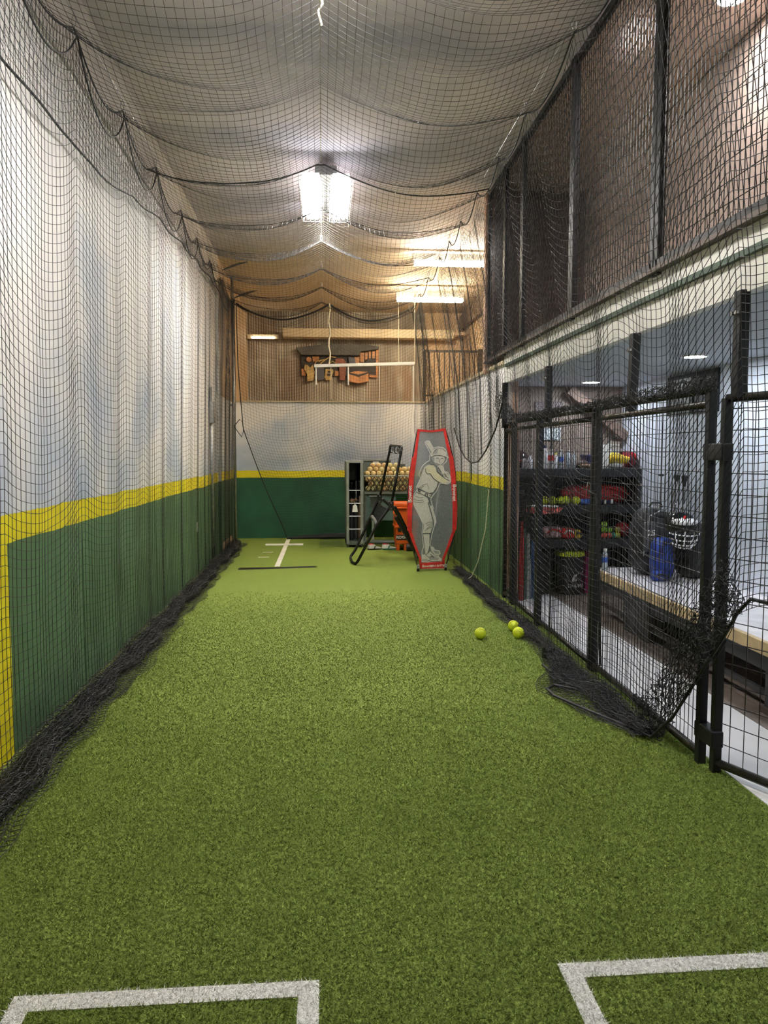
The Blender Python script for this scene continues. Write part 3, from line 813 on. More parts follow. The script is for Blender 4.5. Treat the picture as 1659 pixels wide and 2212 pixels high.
# ------------------------------------------------------------------ fence along the side room
def wire_mesh(p0, p1, z0, z1, dv=.044, dh=.10, r=.0024):
    """welded wire between two plan points"""
    p0 = np.array(p0, float); p1 = np.array(p1, float); L = np.linalg.norm(p1 - p0); d = (p1 - p0) / L
    segs = []
    for k in range(1, int(L / dv) + 1):
        q = p0 + d * min(k * dv, L); segs.append(((q[0], q[1], z0), (q[0], q[1], z1)))
    for k in range(1, int((z1 - z0) / dh) + 1):
        z = z0 + k * dh
        if z < z1: segs.append(((p0[0], p0[1], z), (p1[0], p1[1], z)))
    m = MB()
    for a, b in segs: m.tube([a, b], r, 4)
    return m
def fence_panel(p0, p1, label, z1=1.85, double=True, mesh_dv=.046):
    t = thing('fence_panel', label, 'fence panel', (p0[0], p0[1], 0), 'black wire fence panels')
    for p in (p0, p1):
        obj('post', MB().beam((p[0], p[1], 0), (p[0], p[1], z1), .042, .042, (0, 1, 0)), BLACK, t, bevel=.004)
    obj('bottom_rail', MB().tube([(p0[0], p0[1], .05), (p1[0], p1[1], .05)], .021, 10), WORN, t, smooth=True)
    obj('top_rail', MB().tube([(p0[0], p0[1], z1), (p1[0], p1[1], z1)], .020, 10), WORN, t, smooth=True)
    if double: obj('middle_rail', MB().tube([(p0[0], p0[1], z1 - .07), (p1[0], p1[1], z1 - .07)], .018, 10), WORN, t, smooth=True)
    o = obj('wire_mesh', wire_mesh(p0, p1, .05, z1, mesh_dv), WIRE, t); o['kind'] = 'stuff'
    return t
fence_panel((1.925, 8.0), (1.92, 7.66), 'narrow black wire fence panel before the pine stud', 1.84)
fence_panel((1.92, 7.60), (1.91, 6.71), 'black wire fence panel in front of the shelf with bats')
fence_panel((1.91, 6.65), (1.90, 5.27), 'black wire fence panel in front of the backpack on the bench')
fence_panel((1.90, 5.21), (1.87, 3.60), 'wide black wire fence panel beside the white floor strip')
g = fence_panel((1.89, 3.49), (2.42, 2.3), 'black wire gate panel at the right edge of the picture', 1.80, False, .075)
for z in (.17, 1.55):
    obj('hinge_clamp', MB().box(1.85, 1.91, 3.455, 3.635, z - .04, z + .04), BLACK, g, bevel=.006)
def extension(y, z1, lean, label):
    t = thing('extension_post', label, 'post', (1.91, y, 1.85), 'short posts on top of the fence')
    obj('post', MB().beam((1.905, y, 1.80), (1.905, y + lean, z1), .05, .06, (0, 1, 0)), BLACK, t, bevel=.004)
    for k in (-1, 1): obj('bolt', MB().cyl((1.875, y + lean * .8 + k * .018, z1 - .1), (1.862, y + lean * .8 + k * .018, z1 - .1), .01, n=8), CHROME, t)
extension(8.0, 2.27, 0, 'short black post on the fence top beside the right wall')
extension(6.43, 2.27, 0, 'short black post on the fence top left of the middle')
extension(4.66, 2.27, -.04, 'short leaning black post on the middle of the fence top')
extension(3.42, 2.28, 0, 'short black post on the fence top above the gate hinge')
o = obj('door_bar', MB().tube([(1.86, 5.27, 1.27), (1.855, 5.1, 1.26), (1.85, 5.0, .7), (1.845, 4.93, .12)], .009, 6), BLACK)
tag(o, 'thin black strap hanging beside the wide fence panel', 'strap')
o = obj('carabiner_clip', carabiner((1.855, 5.25, 1.27)), CHROME)
tag(o, 'silver clip holding the black strap on the fence', 'clip')

# upper wire panels
UY = [(8.78, 8.04), (8.0, 7.33), (7.29, 5.86), (5.81, 4.37), (4.31, 2.9), (2.86, 1.5)]
UL = ['narrow upper wire panel at the far end by the pine post', 'narrow upper wire panel second from the far end', 'upper wire panel above the bare sky fascia',
      'upper wire panel in the middle of the row', 'upper wire panel with the downlight behind it', 'upper wire panel nearest the camera']
for (a, b), lab in zip(UY, UL):
    t = thing('upper_wire_panel', lab, 'wire panel', (1.9, a, 2.585), 'upper wire panels')
    for y in (a, b): obj('post', MB().beam((1.9, y, 2.55), (1.9, y, 4.48), .04, .05, (0, 1, 0)), BLACK, t, bevel=.004)
    obj('top_rail', MB().beam((1.9, a, 4.44), (1.9, b, 4.44), .04, .05), BLACK, t)
    obj('bottom_rail', MB().beam((1.9, a, 2.61), (1.9, b, 2.61), .04, .04), BLACK, t)
    o = obj('wire_mesh', wire_mesh((1.9, a), (1.9, b), 2.61, 4.44, .044, .10, .0030), WIRE, t); o['kind'] = 'stuff'

# ------------------------------------------------------------------ left wall fittings
t = thing('wall_outlet', 'white outlet cover low on the green left wall', 'outlet', (-1.575, 9.8, .6))
obj('plate', MB().box(-1.582, -1.572, 9.76, 9.84, .55, .67), WHITE, t, bevel=.002)
obj('socket', MB().box(-1.573, -1.570, 9.785, 9.815, .62, .65), mat('socket_grey', (.3, .3, .3), .5), t)
obj('socket', MB().box(-1.573, -1.570, 9.785, 9.815, .565, .595), mat('socket_grey', (.3, .3, .3), .5), t)
t = thing('conduit', 'grey pipe with box clamped to the left wall near its far end', 'pipe', (-1.55, 10.98, 0))
obj('pipe', MB().cyl((-1.55, 10.98, .05), (-1.55, 10.98, 2.45), .02, n=10), GALV, t, smooth=True)
obj('junction_box', MB().box(-1.578, -1.51, 10.93, 11.03, 1.95, 2.25), GALV, t, bevel=.004)
t = thing('steel_pole', 'slim galvanised pole standing at the far left before the back wall', 'pole', (-1.47, 13.35, 0))
obj('pole', MB().cyl((-1.5, 13.35, 0), (-1.5, 13.35, 4.48), .028, n=12), GALV, t, smooth=True)
obj('bracket', MB().box(-1.57, -1.47, 13.32, 13.38, 2.32, 2.36), GALV, t)
obj('bracket', MB().box(-1.57, -1.47, 13.32, 13.38, 3.55, 3.59), GALV, t)
t = thing('wall_stud', 'white square post on the left wall behind the gathered net', 'post', (-1.55, 11.9, 0))
obj('post', MB().box(-1.578, -1.545, 11.85, 11.95, 0, 1.1), mat('green_stud', (.03, .13, .06), .5), t)
obj('upper_post', MB().box(-1.578, -1.545, 11.85, 11.95, 1.1, 3.94), WHITE, t)
o = obj('kick_board', MB().box(-1.578, -1.55, 12.15, 13.25, .01, .12), mat('mottled_pine', (.66, .44, .29), .7, 0, .45, 18), None, bevel=.004)
tag(o, 'mottled pinkish board at the foot of the left wall far end', 'board')
STRAP = mat('grey_strap', (.10, .11, .12), .6)
for p, lab in (((-1.42, 11.45, 4.12), 'grey curled strap at the top left hook'), ((-1.40, 12.75, 3.98), 'grey curled strap at the far top left corner')):
    m = MB()
    n = 9; v = []
    for k in range(n):
        s_ = k / (n - 1); w = .045 * math.sin(math.pi * (.12 + .86 * s_))
        x = p[0] + .36 * s_; z = p[2] + .04 + .17 * s_ - .05 * s_ * s_
        v += [(x, p[1] - w, z - w * .6), (x, p[1] + w, z + w * .6)]
    f = [(2 * k, 2 * k + 2, 2 * k + 3, 2 * k + 1) for k in range(n - 1)]
    o = obj('net_strap', m.add(v, f), STRAP)
    md = o.modifiers.new('solid', 'SOLIDIFY'); md.thickness = .006
    tag(o, lab, 'strap')

# ------------------------------------------------------------------ pitching mat
t = thing('pitching_mat', 'green pitching mat with white cross lines before the back wall', 'mat', (-.6, 11.9, 0))
obj('mat', MB().box(-1.11, -.08, 10.3, 13.62, .001, .012), TURF, t)
obj('front_edge', MB().add([(-1.12, 10.15, .002), (-.10, 10.29, .002), (-.10, 10.32, .018), (-1.12, 10.2, .018)], [(0, 1, 2, 3)]), BLACKPL, t)
LW = mat('white_line_paint', (.80, .78, .68), .6)
obj('pitching_rubber', MB().box(-.95, -.33, 12.66, 12.80, .012, .03), LW, t, bevel=.004)
obj('centre_line', MB().add([(-.655, 10.32, .014), (-.585, 10.33, .014), (-.575, 13.58, .014), (-.645, 13.58, .014)], [(0, 1, 2, 3)]), LW, t)
obj('foot_line', MB().box(-.93, -.77, 11.83, 11.87, .0125, .0145), LW, t)
obj('foot_line', MB().box(-.95, -.79, 11.26, 11.30, .0125, .0145), LW, t)
o = obj('turf_patch', MB().box(-.06, .33, 12.5, 13.6, .001, .008), mat('dark_turf', (.13, .19, .03), .8, 0, .3, 90), None)
tag(o, 'darker turf patch beside the pitching mat', 'turf patch')

# ------------------------------------------------------------------ softballs on the turf
SEAM = mat('red_seam', (.45, .05, .03), .7)
def softball(c, r, label, group, m, seams=True, rot=(0, 0, 0)):
    t = thing('softball', label, 'ball', (c[0], c[1], c[2] - r), group)
    obj('cover', MB().sphere(c, r, 18, 12), m, t, smooth=True)
    if seams:
        pts = []
        for k in range(40):
            q = 2 * math.pi * k / 40; a = .45
            p = Vector((math.cos(q) + .0, math.sin(q), 0)); 
            p = Vector((a * math.cos(q) + (1 - a) * math.cos(3 * q), a * math.sin(q) - (1 - a) * math.sin(3 * q), 2 * math.sqrt(a * (1 - a)) * math.sin(2 * q)))
            p.normalize()
            p.rotate(Matrix.Rotation(rot[0], 3, 'X') @ Matrix.Rotation(rot[2], 3, 'Z'))
            pts.append(Vector(c) + p * r * 1.0)
        obj('seam', MB().tube(pts, r * .035, 4, closed=True), mat('seam_yellow', (.42, .45, .03), .6), t)
    return t
softball((1.295, 6.20, .0485), .0485, 'yellow softball lying alone on the turf', 'yellow softballs on the turf', OPTIC, rot=(.5, 0, .4))
softball((1.615, 6.20, .0485), .0485, 'front yellow softball of the pair near the net', 'yellow softballs on the turf', OPTIC, rot=(1.2, 0, .1))
softball((1.635, 6.45, .0485), .0485, 'rear yellow softball of the pair near the net', 'yellow softballs on the turf', OPTIC, rot=(.2, 0, 1.2))
t = thing('black_band', 'small black rubber band lying on the bunched net', 'band', (1.66, 5.5, 0))
m = MB(); n = 14; v = []
for k in range(n):
    q = -.6 + 4.6 * k / (n - 1)
    for r_, z in ((.05, .03), (.05, .095 - .02 * math.sin(q)), (.044, .095 - .02 * math.sin(q)), (.044, .03)): v.append((1.66 + r_ * math.cos(q), 5.5 + .7 * r_ * math.sin(q), z))
obj('strap', m.add(v, [(4 * k + i, 4 * k + (i + 1) % 4, 4 * k + 4 + (i + 1) % 4, 4 * k + 4 + i) for k in range(n - 1) for i in range(4)]), BLACKPL, t)
obj('tab', MB().beam((1.66, 5.45, .02), (1.70, 5.42, .035), .04, .012), BLACKPL, t)

# ------------------------------------------------------------------ batter target screen
SC = .006
def BP(px, py, d=0.0): return (1.42 + (px - 934) * SC, 9.88 - d + (px - 934) * SC * .12, (1233 - py) * SC)
def poly(pts, ox, oy, s): return [(ox + a / s, oy + b / s) for a, b in pts]
bs = thing('batter_target', 'red-edged mesh target screen printed with a softball batter', 'target screen', (1.42, 9.88, 0))
outl = [(900.5, 927), (930, 929), (960, 925), (966, 950), (977, 983), (984, 1028), (988, 1094), (986.5, 1143), (972, 1180), (960, 1212), (960.4, 1226),
        (906, 1226), (905.5, 1204), (893, 1172), (879, 1143), (878.5, 1102.5), (881, 1043.5), (889.5, 986), (897, 950)]
def screen_mat():
    m, nt, b = _new('grey_screen_mesh')
    tc = node(nt, 'ShaderNodeTexCoord')
    col = noise_mix(nt, tc.outputs['Object'], 60, (.20, .21, .22, 1), (.28, .29, .30, 1))
    link(nt, col, b.inputs['Base Color']); b.inputs['Roughness'].default_value = .7
    tr = node(nt, 'ShaderNodeBsdfTransparent'); mx = node(nt, 'ShaderNodeMixShader'); mx.inputs[0].default_value = .74
    out = nt.nodes['Material Output']
    link(nt, tr.outputs[0], mx.inputs[1]); link(nt, b.outputs[0], mx.inputs[2]); link(nt, mx.outputs[0], out.inputs['Surface'])
    return m
m = MB(); m.add([BP(a, b) for a, b in outl], [tuple(range(len(outl)))])
scr = obj('screen', m, screen_mat(), bs)
def ribbon(pts, w, d, name, material, parent, closed=False, thick=.0015):
    """flat strip of width w (metres) along a polyline on the screen"""
    P = [Vector((a * SC, b * SC)) for a, b in pts]; n = len(P); L = []; R_ = []
    for i, p in enumerate(P):
        a = P[i - 1] if (i > 0 or closed) else p; b = P[(i + 1) % n] if (i < n - 1 or closed) else p
        t = (b - a); t = t.normalized() if t.length > 1e-9 else Vector((1, 0)); nn = Vector((-t.y, t.x)) * w / 2
        L.append(p + nn); R_.append(p - nn)
    v = []
    for q in L + R_: v.append(BP(q.x / SC, q.y / SC, d))
    f = [(i, (i + 1) % n, (i + 1) % n + n, i + n) for i in range(n if closed else n - 1)]
    return obj(name, MB().add(v, f), material, parent)
# red edging: thin top/bottom edges, wide sleeves
def strip(name, a, b, dd=.008):
    """a and b: outer and inner polylines"""
    n = len(a); v = [BP(*p, dd) for p in a] + [BP(*p, dd) for p in b] + [BP(*p, -dd) for p in a] + [BP(*p, -dd) for p in b]
    f = []
    for i in range(n - 1):
        f += [(i, i + 1, n + i + 1, n + i), (2 * n + i, 3 * n + i, 3 * n + i + 1, 2 * n + i + 1), (i, 2 * n + i, 2 * n + i + 1, i + 1), (n + i, n + i + 1, 3 * n + i + 1, 3 * n + i)]
    f += [(0, n, 3 * n, 2 * n), (n - 1, 3 * n - 1, 4 * n - 1, 2 * n - 1)]
    return obj(name, MB().add(v, f), RED, bs)
strip('top_hem', [(900, 926), (930, 929), (961, 924)], [(901, 931), (930, 933), (960, 929)])
strip('bottom_hem', [(905, 1215), (961, 1213)], [(905, 1228), (961, 1228)])
strip('edge_binding', [(900, 927), (896, 955), (891, 988)], [(905, 929), (901, 957), (898, 988)])
strip('edge_binding', [(961, 925), (968, 955), (977, 985)], [(956, 927), (962, 957), (970, 988)])
strip('edge_binding', [(879, 1141), (890, 1172), (904, 1205), (905, 1228)], [(886, 1141), (896, 1172), (909, 1205), (909, 1228)])
strip('edge_binding', [(986, 1141), (973, 1178), (961, 1207), (961, 1228)], [(980, 1141), (967, 1178), (956, 1207), (956, 1228)])
sl = strip('sleeve', [(888, 986), (881.5, 1030), (878, 1100), (878, 1144)], [(898, 986), (892, 1030), (888, 1100), (887.5, 1144)], .014)
sr = strip('sleeve', [(978, 984), (984.5, 1030), (988.5, 1095), (987, 1144)], [(969, 984), (974, 1030), (978.5, 1095), (978, 1144)], .014)
PW = mat('print_white', (.80, .77, .70), .7); 
lettering('Bownet', .045, lambda a, b: BP(923 + a / SC, 1222 - b / SC, .0095), PW, bs)
lettering('XTRA BATTER', .034, lambda a, b: BP(945 + a / SC, 1222 - b / SC, .0095), PW, bs)
lettering('Bownet', .07, lambda a, b: BP(883.5 - b / SC, 1065 + -a / SC, .0155), PW, bs)
lettering('Bownet', .07, lambda a, b: BP(981.5 + b / SC, 1063 + a / SC, .0155), PW, bs)
ROD = mat('black_fibreglass', (.012, .012, .013), .35)
obj('bow_rod', MB().tube([BP(*p, .0) for p in [(901.5, 1226), (893, 1195), (885, 1160), (879, 1120), (879, 1060), (883, 1020), (889, 986), (895, 950), (900, 927)]], .007, 6), ROD, bs)
obj('bow_rod', MB().tube([BP(*p, .0) for p in [(963.5, 1226), (972, 1195), (981, 1160), (987, 1120), (987.5, 1080), (984, 1020), (978, 985), (969, 950), (961, 926)]], .007, 6), ROD, bs)
obj('base_bar', MB().cyl(BP(901, 1228), BP(964, 1228), .009, n=8), GALV, bs)
for px in (902, 963.5):
    x, y, z = BP(px, 1229)
    obj('clamp', MB().box(x - .018, x + .018, y - .03, y + .03, .04, .085), GALV, bs, bevel=.003)
    obj('rubber_foot', MB().cyl((x, y, 0), (x, y, .042), .018, n=10), BLACKPL, bs)
# printed batter: flat print laid on the mesh
prt = MB()
FIG = mat('print_cream', (.58, .56, .50), .75, 0, .08, 40)
FIG2 = mat('print_skin', (.62, .58, .40), .75, 0, .08, 40)
FIGD = mat('print_line', (.075, .075, .075), .8)
FIGM = mat('print_mid_grey', (.33, .33, .32), .8)
A = lambda pts: poly(pts, 880, 940, 13.825)
B = lambda pts: poly(pts, 870, 1080, 12.76)
def flat(polys, d, name, material):
    m = MB()
    for p in polys: m.add([BP(a, b, d) for a, b in p], [tuple(range(len(p)))])
    return obj(name, m, material, scr)
bat = A([(520, 215), (545, 165), (600, 155), (640, 180), (770, 380), (690, 480)])
helmet = A([(680, 640), (670, 540), (720, 440), (800, 380), (920, 345), (1030, 360), (1110, 420), (1150, 520), (1155, 600), (1200, 640), (1180, 668), (1080, 620), (940, 590), (800, 590)])
face = A([(700, 640), (800, 590), (1080, 615), (1110, 700), (1070, 800), (960, 880), (880, 885), (800, 800), (740, 740)])
torso = A([(560, 880), (660, 850), (780, 860), (850, 930), (880, 1080), (950, 1200), (910, 1380), (870, 1540), (760, 1690), (640, 1710), (500, 1650), (340, 1560), (250, 1530), (300, 1400), (370, 1240), (440, 1040), (480, 940)])
arm = A([(520, 980), (580, 900), (660, 872), (750, 890), (820, 970), (850, 1060), (1000, 1180), (1130, 1280), (1190, 1350), (1160, 1440), (1060, 1440), (900, 1370), (760, 1270), (660, 1130), (580, 1130), (525, 1080)])
hands = A([(1060, 1090), (1150, 1070), (1210, 1160), (1280, 1220), (1300, 1310), (1270, 1390), (1190, 1420), (1170, 1340), (1080, 1240)])
handle = A([(880, 910), (960, 870), (1030, 880), (1110, 1060), (1050, 1160), (960, 1030)])
belt = A([(280, 1580), (400, 1630), (560, 1690), (700, 1740), (690, 1860), (540, 1800), (380, 1730), (255, 1680)])
leg1 = A([(250, 1680), (400, 1735), (540, 1800), (600, 1870), (640, 2060), (690, 2212), (300, 2212), (180, 2070), (140, 1940), (160, 1800)])
leg2 = B([(265, 40), (700, 40), (760, 300), (830, 560), (835, 680), (780, 800), (760, 890), (535, 890), (545, 760), (565, 640), (480, 480), (360, 240)])
leg3 = B([(690, 60), (790, 180), (880, 470), (905, 590), (850, 700), (845, 560), (760, 260)])
sock = B([(550, 905), (745, 905), (735, 1260), (690, 1460), (620, 1500), (590, 1300)])
shoe = B([(525, 1480), (600, 1490), (700, 1450), (760, 1400), (830, 1490), (1000, 1570), (1060, 1640), (1030, 1710), (850, 1720), (650, 1680), (530, 1690)])
shoe2 = B([(750, 1270), (830, 1300), (880, 1380), (1010, 1400), (1025, 1470), (960, 1530), (870, 1500), (780, 1390)])
for nm, pl, d, mm in (('bat_print', bat, .002, FIG), ('torso_print', torso, .002, FIG), ('handle_print', handle, .0021, FIG), ('hands_print', hands, .0022, FIG), ('shoe_print', shoe, .0021, FIG), ('shoe_print', shoe2, .002, FIG),
                       ('belt_print', belt, .0023, FIG), ('thigh_print', leg1, .0022, FIG), ('leg_print', leg2, .0024, FIG), ('leg_print', leg3, .002, FIG), ('sock_print', sock, .0022, FIG), ('face_print', face, .003, FIG), ('helmet_print', helmet, .0032, FIG), ('arm_print', arm, .0034, FIG2)):
    flat([pl], d, nm, mm)
for sp in ([A([(690, 640), (760, 600), (800, 680), (780, 760), (730, 740)]), A([(850, 930), (900, 930), (1010, 1090), (1000, 1130), (920, 1060)]),
      B([(830, 1370), (1000, 1420), (1000, 1480), (900, 1480)]), B([(720, 1560), (820, 1520), (1000, 1600), (960, 1660), (760, 1640)]),
      A([(780, 480), (820, 400), (900, 420), (880, 540), (780, 540)])]): flat([sp], .0042, 'print_shade', FIGM)
k = 0
for pts, w in ((A([(690, 640), (800, 590), (940, 585), (1080, 615), (1190, 665)]), .006), (A([(740, 550), (790, 450), (860, 400), (950, 380), (1060, 400), (1120, 470)]), .005),
               (A([(840, 680), (880, 655), (920, 680)]), .006), (A([(980, 680), (1030, 670), (1060, 700)]), .006), (A([(950, 700), (930, 780), (960, 790)]), .004), (A([(840, 810), (890, 850), (950, 860)]), .006),
               (A([(660, 860), (780, 860), (850, 940), (870, 1070), (1000, 1180), (1130, 1280)]), .006), (A([(520, 980), (525, 1080), (580, 1135), (660, 1130), (760, 1270), (900, 1370), (1060, 1440), (1160, 1440)]), .007),
               (A([(910, 1380), (870, 1540), (760, 1690), (640, 1715)]), .006), (A([(330, 1550), (450, 1460), (540, 1430)]), .004), (A([(380, 1570), (470, 1490)]), .004), (A([(560, 1400), (630, 1600)]), .003),
               (A([(280, 1580), (400, 1630), (560, 1690), (700, 1740)]), .006), (A([(250, 1680), (400, 1735), (540, 1800), (690, 1860)]), .005),
               (A([(310, 1590), (300, 1640), (360, 1665), (375, 1620), (310, 1590)]), .008), (A([(520, 1720), (505, 1790), (575, 1815), (590, 1740), (520, 1720)]), .009), (A([(650, 1770), (670, 1820), (700, 1770)]), .008),
               (A([(600, 1870), (660, 1900), (640, 1980), (690, 2000)]), .006), (A([(170, 1880), (300, 1930), (460, 1920)]), .003), (A([(170, 1960), (320, 1990), (480, 1970)]), .003), (A([(200, 1790), (330, 1840), (460, 1830)]), .003),
               (B([(690, 40), (700, 100), (760, 300), (830, 560), (835, 680)]), .008), (B([(620, 640), (700, 600), (820, 590)]), .004), (B([(640, 700), (720, 650), (820, 640)]), .004), (B([(640, 780), (740, 700), (820, 690)]), .004), (B([(600, 830), (700, 760), (790, 730)]), .004),
               (B([(535, 905), (760, 905)]), .008), (B([(560, 640), (545, 760), (530, 890), (560, 1080), (580, 1280)]), .005), (B([(740, 900), (735, 1260), (690, 1450), (620, 1500)]), .006), (B([(525, 1640), (650, 1640), (800, 1690), (1050, 1690)]), .005),
               (B([(620, 1500), (700, 1560), (760, 1640)]), .004), (B([(740, 1560), (850, 1540)]), .006), (B([(760, 1480), (850, 1600)]), .006), (A([(1080, 1130), (1170, 1180), (1100, 1190), (1220, 1260), (1140, 1290), (1250, 1340)]), .006), (A([(900, 940), (1000, 1100)]), .008)):
    ribbon(pts, w * 1.5, .005, 'print_stroke', FIGD, scr)
PWO = mat('print_outline', (.70, .69, .66), .75)
for pts in (A([(640, 740), (640, 600), (660, 520), (510, 240), (500, 190), (550, 150), (630, 155), (750, 360), (900, 330), (1050, 345), (1140, 430), (1170, 570), (1210, 640), (1170, 690), (1160, 760), (1050, 860), (1090, 1060), (1190, 1080), (1300, 1240), (1310, 1320), (1270, 1410), (1180, 1440), (960, 1410), (930, 1480), (860, 1650), (760, 1760), (680, 1880), (700, 1990), (780, 2190)]),
            A([(640, 740), (540, 790), (420, 900), (350, 1060), (320, 1170), (370, 1240), (320, 1360), (240, 1520), (270, 1590), (160, 1760), (130, 1920), (180, 2090), (290, 2230)]),
            B([(780, 130), (890, 460), (910, 600), (840, 760), (790, 960), (740, 1240), (830, 1290), (880, 1370), (1010, 1390), (1035, 1470), (970, 1540), (1070, 1630), (1040, 1720), (850, 1740), (650, 1700), (515, 1690), (515, 1400), (560, 1280), (540, 1080), (515, 900), (545, 640), (480, 500), (300, 150)])):
    ribbon(pts, .008, .006, 'print_outline', PWO, scr)

# folded pitching-screen frame leaning behind the target
t = thing('leaning_frame', 'grey tube frame with net leaning behind the batter target', 'frame', (1.62, 10.4, 0))
FR = mat('grey_tube', (.20, .20, .20), .4, .5)
obj('tube_frame', MB().tube([(1.45, 10.35, .02), (1.62, 10.6, 1.12), (1.40, 10.75, 1.2), (1.28, 10.5, .05)], .018, 8), FR, t, smooth=True)
u = np.linspace(0, 1, 12); Ug, Vg = np.meshgrid(u, np.linspace(0, 1, 24), indexing='ij')
a0 = np.array([1.45, 10.35, .02]); a1 = np.array([1.62, 10.6, 1.12]); b0 = np.array([1.28, 10.5, .05]); b1 = np.array([1.40, 10.75, 1.2])
P = (a0 * (1 - Vg[..., None]) + a1 * Vg[..., None]) * (1 - Ug[..., None]) + (b0 * (1 - Vg[..., None]) + b1 * Vg[..., None]) * Ug[..., None]
V, F = net_np(P, .0015); o = obj('netting', mesh_np('netting', V, F), NETM, t); o['kind'] = 'stuff'

# ------------------------------------------------------------------ black folding rebounder stand
t = thing('rebounder_stand', 'black tubular folding stand with loop handle before the ball cart', 'stand', (.9, 10.8, 0))
TB = mat('gloss_black_tube', (.008, .008, .009), .25, .2, .2)
N0 = Vector((.93, 10.5, .80)); N1 = Vector((.82, 11.15, .86))
obj('front_legs', MB().tube([N0 + Vector((.02, 0, .02)), N0 + Vector((-.03, 0, -.02)), (.74, 10.48, .56), (.47, 10.42, .06), (.44, 10.45, .02), (.40, 10.6, .018), (.39, 11.0, .018), (.40, 11.15, .03), (.47, 11.18, .12), (.70, 11.16, .62), N1 + Vector((-.03, 0, -.03)), N1], .020, 8), TB, t, smooth=True)
obj('rear_legs', MB().tube([N0 + Vector((.0, 0, .0)), N0 + Vector((.06, 0, -.01)), (1.06, 10.52, .66), (1.36, 10.6, .06), (1.39, 10.65, .02), (1.42, 11.0, .02), (1.40, 11.15, .06), (1.05, 11.16, .7), N1 + Vector((.05, 0, 0)), N1], .021, 8), TB, t, smooth=True)
H0 = Vector((1.09, 10.62, 1.60)); H1 = Vector((.965, 11.0, 1.62))
obj('handle_arm', MB().tube([N0, N0.lerp(H0, .5), H0 - Vector((.01, 0, .06)), H0], .018, 8), TB, t, smooth=True)
obj('handle_arm', MB().tube([N1, N1.lerp(H1, .5), H1 - Vector((.01, 0, .06)), H1], .018, 8), TB, t, smooth=True)
obj('handle_bar', MB().tube([H0 - Vector((0, 0, .02)), H0 + Vector((0, .03, .02)), H1 + Vector((0, -.03, .02)), H1 - Vector((0, 0, .02))], .018, 8), TB, t, smooth=True)
for k in range(5):
    p = H0.lerp(H1, .12 + .19 * k)
    obj('bungee_loop', MB().tube([p + Vector((.022 * math.cos(q), 0, -.03 + .055 * math.sin(q))) for q in np.linspace(0, 6.283, 10, endpoint=False)], .007, 5, closed=True), mat('grey_bungee', (.25, .25, .25), .5) if k % 2 else TB, t, smooth=True)
for p in (N0, N1):
    obj('hinge', MB().box(p.x - .035, p.x + .035, p.y - .03, p.y + .03, p.z - .05, p.z + .075), BLACKPL, t, bevel=.01)
    for dz in (-.03, .05): obj('bolt', MB().cyl((p.x, p.y - .03, p.z + dz), (p.x, p.y - .037, p.z + dz), .011, n=8), CHROME, t)
Ug, Vg = np.meshgrid(np.linspace(0, 1, 14), np.linspace(0, 1, 12), indexing='ij')
def quadP(a, b, c, d): 
    a, b, c, d = [np.array(q) for q in (a, b, c, d)]
    return (a * (1 - Vg[..., None]) + b * Vg[..., None]) * (1 - Ug[..., None]) + (c * (1 - Vg[..., None]) + d * Vg[..., None]) * Ug[..., None]
V, F = net_np(quadP(N0 + Vector((-.03, 0, -.05)), (.74, 10.48, .56), N1 + Vector((-.03, 0, -.05)), (.70, 11.16, .60)), .006)
o = obj('netting', mesh_np('netting', V, F), TB, t); o['kind'] = 'stuff'
V, F = net_np(quadP((1.0, 10.52, .74), (1.36, 10.6, .06), (1.0, 11.16, .76), (1.38, 11.15, .08)), .008)
o = obj('netting', mesh_np('netting', V, F), TB, t); o['kind'] = 'stuff'
obj('rear_pad', MB().beam((1.02, 10.60, .66), (1.36, 10.68, .08), .05, .09, (1, 0, 1)), mat('dark_brown_pad', (.022, .018, .016), .5), t, bevel=.01)
obj('strap', MB().tube([(.735, 10.5, .55), (.72, 10.7, .60), (.70, 10.95, .63), (.69, 11.14, .60)], .022, 6), mat('grey_foam', (.16, .16, .155), .7), t, smooth=True)

# ------------------------------------------------------------------ bat rack and ball cart
GG = mat('grey_green_metal', (.125, .15, .125), .5, .2, .15, 8)
GGL = mat('grey_green_edge', (.27, .29, .25), .45, .2, .12, 8)
DKI = mat('dark_interior', (.012, .016, .016), .7)
t = thing('bat_rack', 'tall narrow grey-green bat rack with rungs beside the ball cart', 'rack', (.52, 12.7, 0))
obj('side_panel', MB().box(.375, .395, 12.45, 13.35, .04, 1.39), GG, t, bevel=.003)
obj('side_panel', MB().box(.645, .665, 12.45, 13.35, .1, 1.38), GG, t, bevel=.003)
obj('back_panel', MB().box(.395, .645, 13.3, 13.34, .1, 1.36), DKI, t)
for x in (.40, .625): obj('front_post', MB().box(x - .022, x + .022, 12.40, 12.45, .06, 1.37), GGL, t, bevel=.003)
obj('top_plate', MB().box(.375, .66, 12.42, 13.3, 1.375, 1.395), GGL, t)
obj('base', MB().box(.375, .67, 12.42, 13.3, .04, .10), GG, t)
for x in (.40, .64):
    for y in (12.5, 13.2): obj('foot', MB().box(x - .02, x + .02, y - .02, y + .02, 0, .04), GG, t)
for z in (.30, .51, .72, .93): obj('rung', MB().cyl((.385, 12.41, z), (.655, 12.41, z), .008, n=8), GALV, t)
obj('dark_sheet', MB().box(.42, .56, 12.9, 12.92, 1.08, 1.36), BLACKPL, t)
